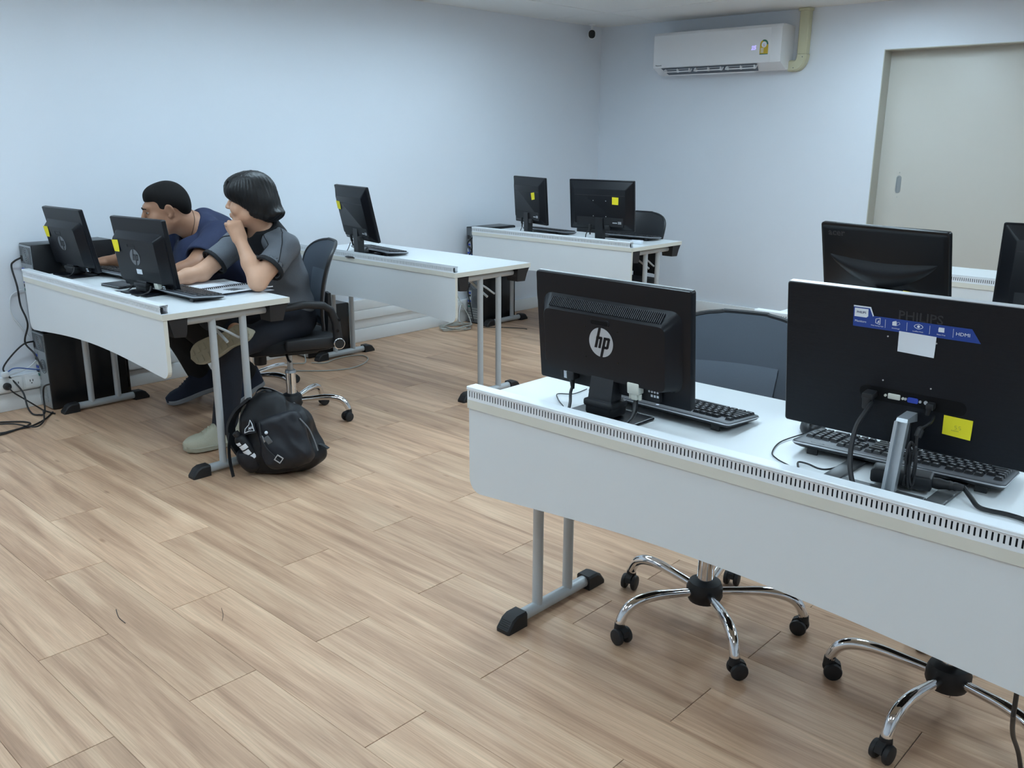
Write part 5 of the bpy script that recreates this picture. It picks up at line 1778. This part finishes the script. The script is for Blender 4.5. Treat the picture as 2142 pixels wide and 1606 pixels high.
# ================================================================== cables
def cable(label, pts, r_, m_, name='cable', cat='cable', group=None, sub=8):
    o = MB().tube(pts, r_, n=8, sub=sub).build(name, m_)
    return tag(o, label, cat, group)
cable('thick black cable dropping from the upper computer case down the wall', [(.051, 1.745, .825), (.030, 1.715, .806), (.020, 1.702, .776), (.070, 1.70, .679), (.081, 1.70, .58), (.138, 1.70, .516), (.141, 1.70, .47), (.040, 1.71, .368), (.096, 1.73, .312), (.150, 1.742, .234)], .0048, 'cable', 'power_cable')
cable('black cable looping out from the lower case to the floor', [(.048, 1.752, .369), (.048, 1.70, .362), (.030, 1.64, .308), (.024, 1.59, .245), (.035, 1.60, .208), (.050, 1.63, .158), (.105, 1.645, .108), (.155, 1.64, .042), (.182, 1.65, .008), (.228, 1.665, .008), (.250, 1.69, .020), (.235, 1.70, .112), (.265, 1.70, .165), (.330, 1.712, .190)], .0046, 'cable', 'power_cable')
cable('black cable from the round wall plug to the floor', [(.078, 1.586, .147), (.092, 1.600, .120), (.100, 1.641, .080), (.110, 1.678, .045), (.105, 1.715, .010), (.168, 1.720, .006), (.260, 1.738, .006)], .0040, 'cable', 'power_cable')
cable('black cable loop lying on the floor at the left edge', [(.213, 1.478, .006), (.247, 1.522, .006), (.293, 1.567, .006), (.347, 1.580, .006), (.387, 1.534, .006), (.409, 1.458, .006), (.407, 1.414, .006), (.36, 1.30, .006)], .0044, 'cable')
cable('black cable running along the floor from the front foot of the desk', [(.224, 1.740, .006), (.329, 1.658, .006), (.398, 1.567, .006), (.402, 1.505, .006), (.439, 1.403, .006), (.45, 1.30, .006)], .0044, 'cable')
cable('black cable curling over the others on the floor', [(.190, 1.704, .015), (.347, 1.650, .015), (.423, 1.610, .015), (.456, 1.574, .015), (.434, 1.550, .015), (.330, 1.509, .015), (.277, 1.458, .014), (.23, 1.38, .012)], .0040, 'cable')
cable('blue network cable leaving the lower computer case', [(.055, 1.597, .224), (.06, 1.622, .240), (.07, 1.653, .241), (.07, 1.699, .228), (.08, 1.752, .215)], .0032, 'bluecable', 'network_cable')
cable('white cable arching against the wall beside the desk', [(.012, 1.745, .650), (.010, 1.726, .646), (.010, 1.685, .625), (.010, 1.669, .570), (.010, 1.676, .517), (.010, 1.703, .466), (.010, 1.748, .385)], .0034, 'whitecable')
cable('white cable hanging to the socket strip beside the cases', [(.050, 1.750, .264), (.050, 1.723, .241), (.047, 1.683, .221), (.046, 1.608, .203)], .0034, 'whitecable')
nb = MB(); nb.rbox(-.012, .012, -.018, .018, -.014, .014, .005)
tag(nb.build('network_plug', 'whitecable', None, loc=(.052, 1.585, .214)), 'white plug boot with blue sleeve on the cable trunking', 'plug')
cable('beige cable looping on the floor under the middle desk', [(.30, 3.36, .005), (.365, 3.422, .005), (.328, 3.524, .005), (.320, 3.631, .005), (.345, 3.705, .005), (.402, 3.726, .005), (.490, 3.682, .005), (.572, 3.569, .005), (.600, 3.437, .005), (.537, 3.298, .005), (.40, 3.16, .005)], .0040, 'greycable')
cable('beige cable rising from the floor to the small case under the middle desk', [(.40, 3.12, .005), (.240, 3.250, .005), (.271, 3.269, .012), (.269, 3.335, .012), (.150, 3.395, .09), (.100, 3.418, .14)], .0040, 'greycable')
coil = []
for k in range(66):
    a = 2 * PI * k / 15.5
    rr = 1 + .16 * math.sin(k * 1.7)
    coil.append((.175 + .095 * rr * math.cos(a), 4.80 + .125 * rr * math.sin(a), .006 + .0075 * (k / 15.5) * .9 + .002 * math.sin(k)))
cable('coil of beige cable on the floor by the middle desk leg', coil, .0042, 'greycable', 'cable_coil', sub=4)
cable('white cable hanging from the socket behind the middle desk legs', [(.052, 5.005, .135), (.085, 4.955, .175), (.100, 4.915, .12), (.105, 4.905, .05), (.12, 4.92, .018)], .0040, 'whitecable')
cable('grey cable falling from the socket strip to the beige coil', [(.055, 4.93, .205), (.080, 4.900, .26), (.115, 4.905, .20), (.185, 4.93, .09), (.235, 4.915, .015)], .0040, 'greycable')
cable('tangle of black cable behind the upper case at the far corner', [(.10, 5.038, .70), (.15, 5.005, .60), (.09, 5.000, .50), (.16, 5.005, .40), (.10, 5.010, .28), (.14, 5.005, .12), (.17, 5.000, .03)], .0050, 'cable')
cable('blue cable tucked behind the upper case at the far corner', [(.08, 5.040, .60), (.13, 5.010, .57), (.17, 5.012, .53), (.11, 5.015, .46)], .0040, 'bluecable')
cable('black cables crossing in the gap beside the far corner desk', [(.20, 5.038, .745), (.165, 5.006, .70), (.11, 4.998, .64), (.18, 5.002, .56), (.12, 5.000, .48)], .0060, 'cable')
cable('thin black cable hanging below the far corner desk', [(.40, 5.47, .715), (.40, 5.50, .40), (.412, 5.50, .20), (.47, 5.48, .05), (.50, 5.42, .006)], .0036, 'cable')
cable('thin black cable on the floor below the far corner desk', [(.287, 4.972, .005), (.409, 5.083, .005), (.500, 5.140, .005), (.555, 5.167, .005), (.590, 5.172, .005)], .0030, 'cable')
# foreground desk
cable('black mains cable hanging from the round-logo foreground monitor', [(3.766, 1.822, .818), (3.767, 1.812, .800), (3.780, 1.795, .778), (3.792, 1.770, .762), (3.795, 1.742, .755)], .0042, 'cable', 'power_cable')
cable('thin grey wire looped on the foreground desk beside the monitor base', [(3.671, 2.005, .753), (3.675, 1.938, .753), (3.643, 1.907, .753), (3.675, 1.870, .753), (3.702, 1.847, .753), (3.749, 1.806, .753), (3.752, 1.745, .753)], .0014, 'cable', 'wire')
cable('black video cable from the cream plug of the foreground monitor', [(3.973, 1.822, .832), (3.976, 1.815, .812), (3.984, 1.800, .794), (3.984, 1.782, .778), (3.972, 1.758, .762), (3.950, 1.738, .756)], [.0040, .0068, .0068, .0045, .0042, .0042], 'cable', 'video_cable')
cable('thick black cable curving down from the blue-stickered monitor', [(4.541, 1.872, .918), (4.541, 1.845, .905), (4.537, 1.815, .880), (4.540, 1.790, .845), (4.548, 1.772, .810), (4.562, 1.757, .780), (4.580, 1.747, .757)], .0056, 'cable', 'video_cable')
cable('thin black power lead with a ferrite bead below the sticker monitor', [(4.664, 1.890, .912), (4.667, 1.865, .905), (4.660, 1.846, .897), (4.6565, 1.842, .893), (4.6535, 1.837, .878), (4.653, 1.835, .874), (4.655, 1.832, .850)], [.003, .003, .003, .0075, .0075, .003, .003], 'cable', 'power_lead', sub=4)
bun = []
for k in range(34):
    a = 2 * PI * k / 9.0
    bun.append((4.650 + .009 * math.sin(a * .5 + k * .2), 1.828 + .006 * math.sin(k * .9), .818 + .046 * math.cos(a) * (1 - .1 * math.sin(k))))
cable('bundled black lead hanging behind the aluminium column', [(4.655, 1.832, .850)] + bun, .0026, 'cable', 'cable_bundle', sub=4)
pb = thing('power_adapter', 'black power adapter lying beside the aluminium column', 'power adapter', (4.622, 1.872, .7582), R(12))
MB().rbox(-.060, .060, -.028, .028, 0, .030, .006).build('adapter_body', 'blackplastic', pb)
MB().lathe([(.011, .0), (.012, .012), (.009, .030), (.0105, .034), (.008, .040), (.0095, .044), (.0065, .060)], 14, T=TR(.058, -.004, .015) @ RY(PI / 2)).build('strain_relief', 'rubber', pb)
cable('black mains cable running off right from the power adapter', [(4.738, 1.895, .773), (4.758, 1.875, .764), (4.778, 1.855, .7565), (4.800, 1.848, .7565), (4.835, 1.852, .7565), (4.875, 1.842, .7565), (4.93, 1.80, .7565), (4.965, 1.745, .7565)], .0050, 'cable', 'power_cable')
cable('thin mouse cable looped on the foreground desk', [(4.318, 2.048, .755), (4.303, 1.959, .753), (4.324, 1.876, .753), (4.353, 1.842, .753), (4.392, 1.821, .753), (4.426, 1.802, .753), (4.45, 1.745, .753)], .0016, 'cable', 'mouse_cable')
cable('thin keyboard cable looped on the foreground desk', [(4.516, 1.957, .757), (4.489, 1.908, .755), (4.472, 1.852, .756), (4.454, 1.840, .756), (4.424, 1.851, .756), (4.403, 1.849, .756), (4.412, 1.825, .756), (4.43, 1.795, .756)], .0022, 'cable', 'keyboard_cable')
cable('black cable hanging from the foreground desk at the right edge', [(4.915, 1.745, .720), (4.920, 1.745, .437), (4.920, 1.75, .397), (4.916, 1.80, .328), (4.925, 1.85, .252), (4.945, 1.88, .12), (4.96, 1.90, .006), (5.05, 1.95, .005)], .0046, 'cable')
# cables of the other monitors
cable('black video cable below the round-logo monitor nearest the wall', [(.440, 1.862, .800), (.455, 1.845, .775), (.440, 1.822, .760), (.40, 1.755, .756), (.36, 1.735, .755)], .0036, 'cable', 'video_cable')
cable('white-tagged cable below the monitor with the asset sticker', [(1.262, 1.868, .795), (1.270, 1.850, .772), (1.250, 1.800, .757), (1.215, 1.760, .756), (1.18, 1.735, .755)], .0038, 'cable', 'video_cable')
wt = MB(); wt.rbox(-.016, .016, -.009, .009, 0, .003, .001)
tag(wt.build('cable_tag', 'whiteprint', None, loc=(1.222, 1.772, .7605), rot=(R(25), 0, R(35))), 'white tag on the cable of the monitor with the asset sticker', 'tag')
cable('thin wires curling beside the base of the monitor with the sticker', [(1.03, 1.915, .790), (1.035, 1.885, .765), (1.05, 1.845, .754), (1.02, 1.810, .753), (1.00, 1.775, .753), (1.03, 1.745, .753)], .0022, 'cable', 'wire')
cable('thin black cable behind the lone monitor on the middle desk', [(.725, 3.400, .830), (.705, 3.395, .790), (.640, 3.420, .754), (.56, 3.47, .753), (.52, 3.43, .753), (.55, 3.375, .753)], .0024, 'cable', 'wire')
cable('thin black cable beside the sideways monitor', [(.665, 5.035, .84), (.648, 5.030, .79), (.60, 5.06, .755), (.50, 5.12, .753), (.44, 5.10, .753)], .0026, 'cable', 'wire')
cable('black cable with white collar below the forward-facing far monitor', [(1.278, 5.035, .83), (1.272, 5.018, .795), (1.285, 5.010, .765), (1.33, 5.000, .755)], .0034, 'cable', 'video_cable')
sh = MB(); sh.rbox(0, .085, 0, .03, 0, .026, .003)
tag(sh.build('adapter_box', 'whiteprint', None, loc=(1.560, 5.150, .7505), rot=(0, 0, R(8))), 'small white box under the forward-facing far monitor', 'box')

# ================================================================== notebooks and folder on the left desk
def notebook(label, x, y, rz, Wp=.205, Hp=.275, lift=.016, art=True):
    t = thing('notebook', label, 'notebook', (x, y, .7505), R(rz), 'open spiral notebooks')
    for s, nm in ((-1, 'left_pages'), (1, 'right_pages')):
        p = MB(); nu = 14
        def f(u, v, top):
            z = .0015 + (.004 + lift * (u ** 2.2) * (1 if s > 0 else .3)) * top + (.0 if top else 0)
            return (s * (.006 + u * Wp), (v - .5) * Hp, z if top else max(0.0003, z - .0 + .0004 - .001))
        top = [(s * (.006 + i / nu * Wp), (v - .5) * Hp, .0055 + lift * (i / nu) ** 2.4 * (1.0 if s > 0 else .25)) for i in range(nu + 1) for v in (0, 1)]
        th = .0045
        bot = [(a, b, max(.0004, c - th)) for a, b, c in top]
        n = len(top); fs = []
        for i in range(nu):
            fs.append((2 * i, 2 * i + 2, 2 * i + 3, 2 * i + 1)); fs.append((n + 2 * i, n + 2 * i + 1, n + 2 * i + 3, n + 2 * i + 2))
            fs.append((2 * i, n + 2 * i, n + 2 * i + 2, 2 * i + 2)); fs.append((2 * i + 1, 2 * i + 3, n + 2 * i + 3, n + 2 * i + 1))
        fs += [(0, 1, n + 1, n), (2 * nu, n + 2 * nu, n + 2 * nu + 1, 2 * nu + 1)]
        p.add(top + bot, fs); p.build(nm, 'paper', t)
    c = MB(); c.box(-.012 - Wp, .012 + Wp, -Hp / 2 - .002, Hp / 2 + .002, 0, .0006); c.build('cover', 'paper', t, smooth=False)
    for k in range(24):
        y_ = -Hp / 2 + .012 + k * (Hp - .024) / 23
        r_ = MB().tube([(.009 * math.cos(a), y_, .006 + .0065 * math.sin(a)) for a in [PI * 1.1 * j / 8 - .05 * PI for j in range(9)]], .0019, n=5, smooth=False)
        r_.build('binding_ring', 'ink', t)
    if art:
        a = MB()
        for k in range(5):
            x0 = .065 + k * .021; zz = .0062 + lift * ((x0 - .006) / Wp) ** 2.4
            a.box(x0, x0 + .009, -.040, .022, zz, zz + .0006)
        for k in range(3):
            a.box(-.17, -.03, .05 + k * .02, .053 + k * .02, .0068, .0072)
        a.build('printed_bars', 'fan', t, smooth=False)
    return t
notebook('open spiral notebook under the elbow of the person in grey', 1.295, 2.205 - .0, 2, lift=.014)
notebook('open spiral notebook between the two keyboards near the person in navy', .815, 2.14, -4, .185, .24, .008, False)
fo = thing('folder', 'thin black folder lying between the two left monitors', 'folder', (.885, 1.905, .7505), R(4))
MB().rbox(-.085, .085, -.065, .045, 0, .008, .003).build('folder_cover', 'blackplastic', fo)
MB().rbox(-.083, .080, -.063, .043, .0082, .0105, .001).build('folder_pages', 'paper', fo)
MB().rbox(-.085, .085, -.065, .045, .0107, .0125, .001).build('folder_lid', 'blackplastic', fo)

cable('dark curved hair lying on the floor planks at lower left', [(2.554, 1.040, .0014), (2.585, 1.030, .0014), (2.615, 1.023, .0014), (2.658, 1.022, .0014)], .0011, 'cable', 'stray_hair', 'hair')
cable('thin curved hair on the floor planks below the backpack', [(2.788, 1.275, .0010), (2.828, 1.258, .0010), (2.860, 1.237, .0010)], .0006, 'cable', 'stray_hair', 'hair')
# ================================================================== backpack on the floor
M['nylon'] = mat('black_nylon', (0.006, 0.0065, 0.009), 0.5, spec=0.35, noise=0.2, nscale=14, bump=0.35, bscale=55)
M['nylon2'] = mat('charcoal_nylon', (0.010, 0.011, 0.016), 0.46, spec=0.4, noise=0.15, nscale=12, bump=0.3, bscale=45)
M['greypipe'] = mat('grey_piping', (0.20, 0.21, 0.23), 0.5)
M['padgrey'] = mat('grey_back_padding', (0.22, 0.22, 0.21), 0.8)
def backpack():
    # local axes: x along the bag's width, -y its front (towards the room), z up
    a = math.atan2(.68, .733)
    t = thing('backpack', 'black backpack leaning on the floor against the desk leg', 'backpack', (1.862, 2.110, 0), a)
    ln = np.array(Matrix.Rotation(R(16), 3, 'Y').to_4x4().to_3x3()).T
    s = Solid()
    s.ell((.015, .0, .085), (.190, .112, .086), k=.05)
    s.box((-.005, .0, .150), (.165, .095, .130), .075, rot=np.array(Matrix.Rotation(R(-12), 3, 'Y')), k=.05)
    s.ell((-.055, .010, .275), (.105, .080, .090), rot=np.array(Matrix.Rotation(R(-20), 3, 'Y')), k=.06)
    s.plane((0, 0, .004), (0, 0, -1), k=.01)
    o = solid_obj('bag_body', s, .006, 'nylon', t, warp=cloth_warp(21, .007, 24), it=2)
    f = Solid()
    f.box((.040, -.085, .175), (.105, .040, .115), .035, rot=np.array(Matrix.Rotation(R(-17), 3, 'Y') @ Matrix.Rotation(R(-16), 3, 'X')), k=.02)
    f.ell((.055, -.092, .110), (.110, .035, .060), k=.04)
    solid_obj('front_pocket', f, .006, 'nylon2', t, warp=cloth_warp(22, .004, 28), it=2)
    g = Solid()
    g.ell((-.120, -.050, .085), (.062, .070, .078), rot=np.array(Matrix.Rotation(R(-15), 3, 'Y')), k=.02)
    g.plane((-.12, -.05, .125), (-.25, 0, 1), k=.008)
    solid_obj('side_pocket', g, .0055, 'nylon2', t, warp=cloth_warp(23, .004, 30), it=2)
    pts = [(.115, -.095, .275), (.150, -.085, .225), (.168, -.080, .175), (.182, -.075, .120)]
    MB().tube(pts, .0032, n=6).build('grey_seam', 'greypipe', t)
    z1 = [(-.060, -.100, .255), (-.050, -.122, .205), (-.030, -.140, .160), (.010, -.152, .120), (.045, -.150, .085)]
    MB().tube(z1, .0035, n=6).build('zip', 'blackmatte', t)
    MB().rbox(-.005, .005, -.003, .003, -.022, .012, .002, T=TR(-.045, -.118, .190) @ RY(R(-25))).build('zip_pull', 'silver', t)
    MB().rbox(-.012, .012, -.004, .004, -.018, .018, .003, T=TR(-.020, -.125, .185) @ RY(R(-35))).build('buckle', 'fan', t)
    b = MB(); b.T = TR(.030, -.158, .110) @ RY(R(35))
    for q in ((-.016, .016, .011, .015), (-.016, .016, -.015, -.011), (-.016, -.012, -.015, .015), (.012, .016, -.015, .015)):
        b.box(q[0], q[1], -.002, .002, q[2], q[3])
    b.build('strap_buckle', 'silver', t, smooth=False)
    MB().ball((-.028, -.118, .216), .0075, nu=12, nv=8).build('bead', 'whiteprint', t)
    # emblem patch with white outline and letters on the upper side
    T = TR(-.105, -.098, .232) @ RZm(R(-18)) @ RY(R(-22)) @ RX(R(-14))
    p = MB(); p.T = T; p.prism([(-.040, -.022), (.028, -.030), (.030, .034), (.012, .018), (-.020, .006), (-.040, -.004)], -.0015, .004); p.build('emblem_patch', 'nylon2', t, smooth=False)
    w = MB(); w.T = T
    w.tube([(-.030, -.003, -.016), (-.022, -.003, .000), (.002, -.003, .012), (.014, -.003, .030), (.020, -.003, .012), (.022, -.003, -.020), (-.004, -.003, -.014), (-.030, -.003, -.016)], .0018, n=5, smooth=False)
    w.build('emblem_outline', 'whiteprint', t)
    text_mesh('AH', .016, 'whiteprint', t, T @ TR(.006, -.0030, -.004) @ RX(PI / 2), 'emblem_letters', .0003, bold=.0004)
    # shoulder straps and webbing
    def ribbon(pts, wd, th, name, m_='blackmatte'):
        P = [Vector(q) for q in pts]; mb = MB(); rings = []
        Q = []
        for i in range(len(P) - 1):
            for k in range(6): Q.append(P[i].lerp(P[i + 1], k / 6))
        Q.append(P[-1])
        for _ in range(6): Q = [Q[0]] + [(Q[i - 1] + Q[i] * 2 + Q[i + 1]) / 4 for i in range(1, len(Q) - 1)] + [Q[-1]]
        for i, q in enumerate(Q):
            d = (Q[min(i + 1, len(Q) - 1)] - Q[max(i - 1, 0)]).normalized()
            sd = Vector((.35, 1, .1)); sd = (sd - d * sd.dot(d)).normalized(); nn = d.cross(sd)
            rings.append([tuple(q + sd * (wd * u) + nn * (th * v)) for u, v in ((-.5, -.5), (.5, -.5), (.5, .5), (-.5, .5))])
        mb.loft(rings); mb.build(name, m_, t)
    ribbon([(-.130, .020, .330), (-.185, .010, .285), (-.222, .000, .215), (-.215, -.010, .140), (-.175, -.020, .080), (-.120, -.030, .040)], .052, .012, 'shoulder_strap')
    ribbon([(-.150, .050, .300), (-.175, .045, .220), (-.170, .040, .150), (-.130, .030, .080)], .050, .016, 'back_padding', 'padgrey')
    ribbon([(-.205, -.050, .190), (-.208, -.085, .130), (-.198, -.110, .070), (-.185, -.120, .012)], .018, .003, 'webbing_strap')
    ribbon([(-.020, .02, .350), (-.060, .03, .372), (-.105, .02, .345)], .018, .006, 'haul_loop')
    ribbon([(.165, -.02, .135), (.195, -.03, .132), (.222, -.04, .118)], .018, .003, 'webbing_tail')
    # printed bottle in the side pocket
    bt = thing('water_bottle', 'black and white printed bottle in the side pocket of the backpack', 'bottle', (1.862, 2.110, 0), a)
    B = TR(-.120, -.090, .135) @ RY(R(-32)) @ RX(R(8))
    m_ = MB(); m_.T = B; m_.lathe([(.010, -.060), (.026, -.058), (.028, -.05), (.028, .055), (.020, .068), (.012, .072)], 20); m_.build('bottle_body', 'nylon', bt)
    c = MB(); c.T = B; c.lathe([(.014, .072), (.015, .074), (.015, .090), (.012, .092)], 16); c.build('bottle_cap', 'blackplastic', bt)
    for k, (z0, z1, a0, a1) in enumerate(((-.020, .004, -2.6, -1.2), (.010, .032, -2.3, -1.0), (.036, .050, -2.7, -1.6), (-.046, -.026, -2.0, -.9))):
        q = MB(); q.T = B
        v = []
        for i in range(9):
            an = a0 + (a1 - a0) * i / 8
            v += [(.0286 * math.cos(an), .0286 * math.sin(an), z0), (.0286 * math.cos(an), .0286 * math.sin(an), z1)]
        q.add(v, [(2 * i, 2 * i + 2, 2 * i + 3, 2 * i + 1) for i in range(8)]); q.build('white_print', 'whiteprint', bt)
backpack()
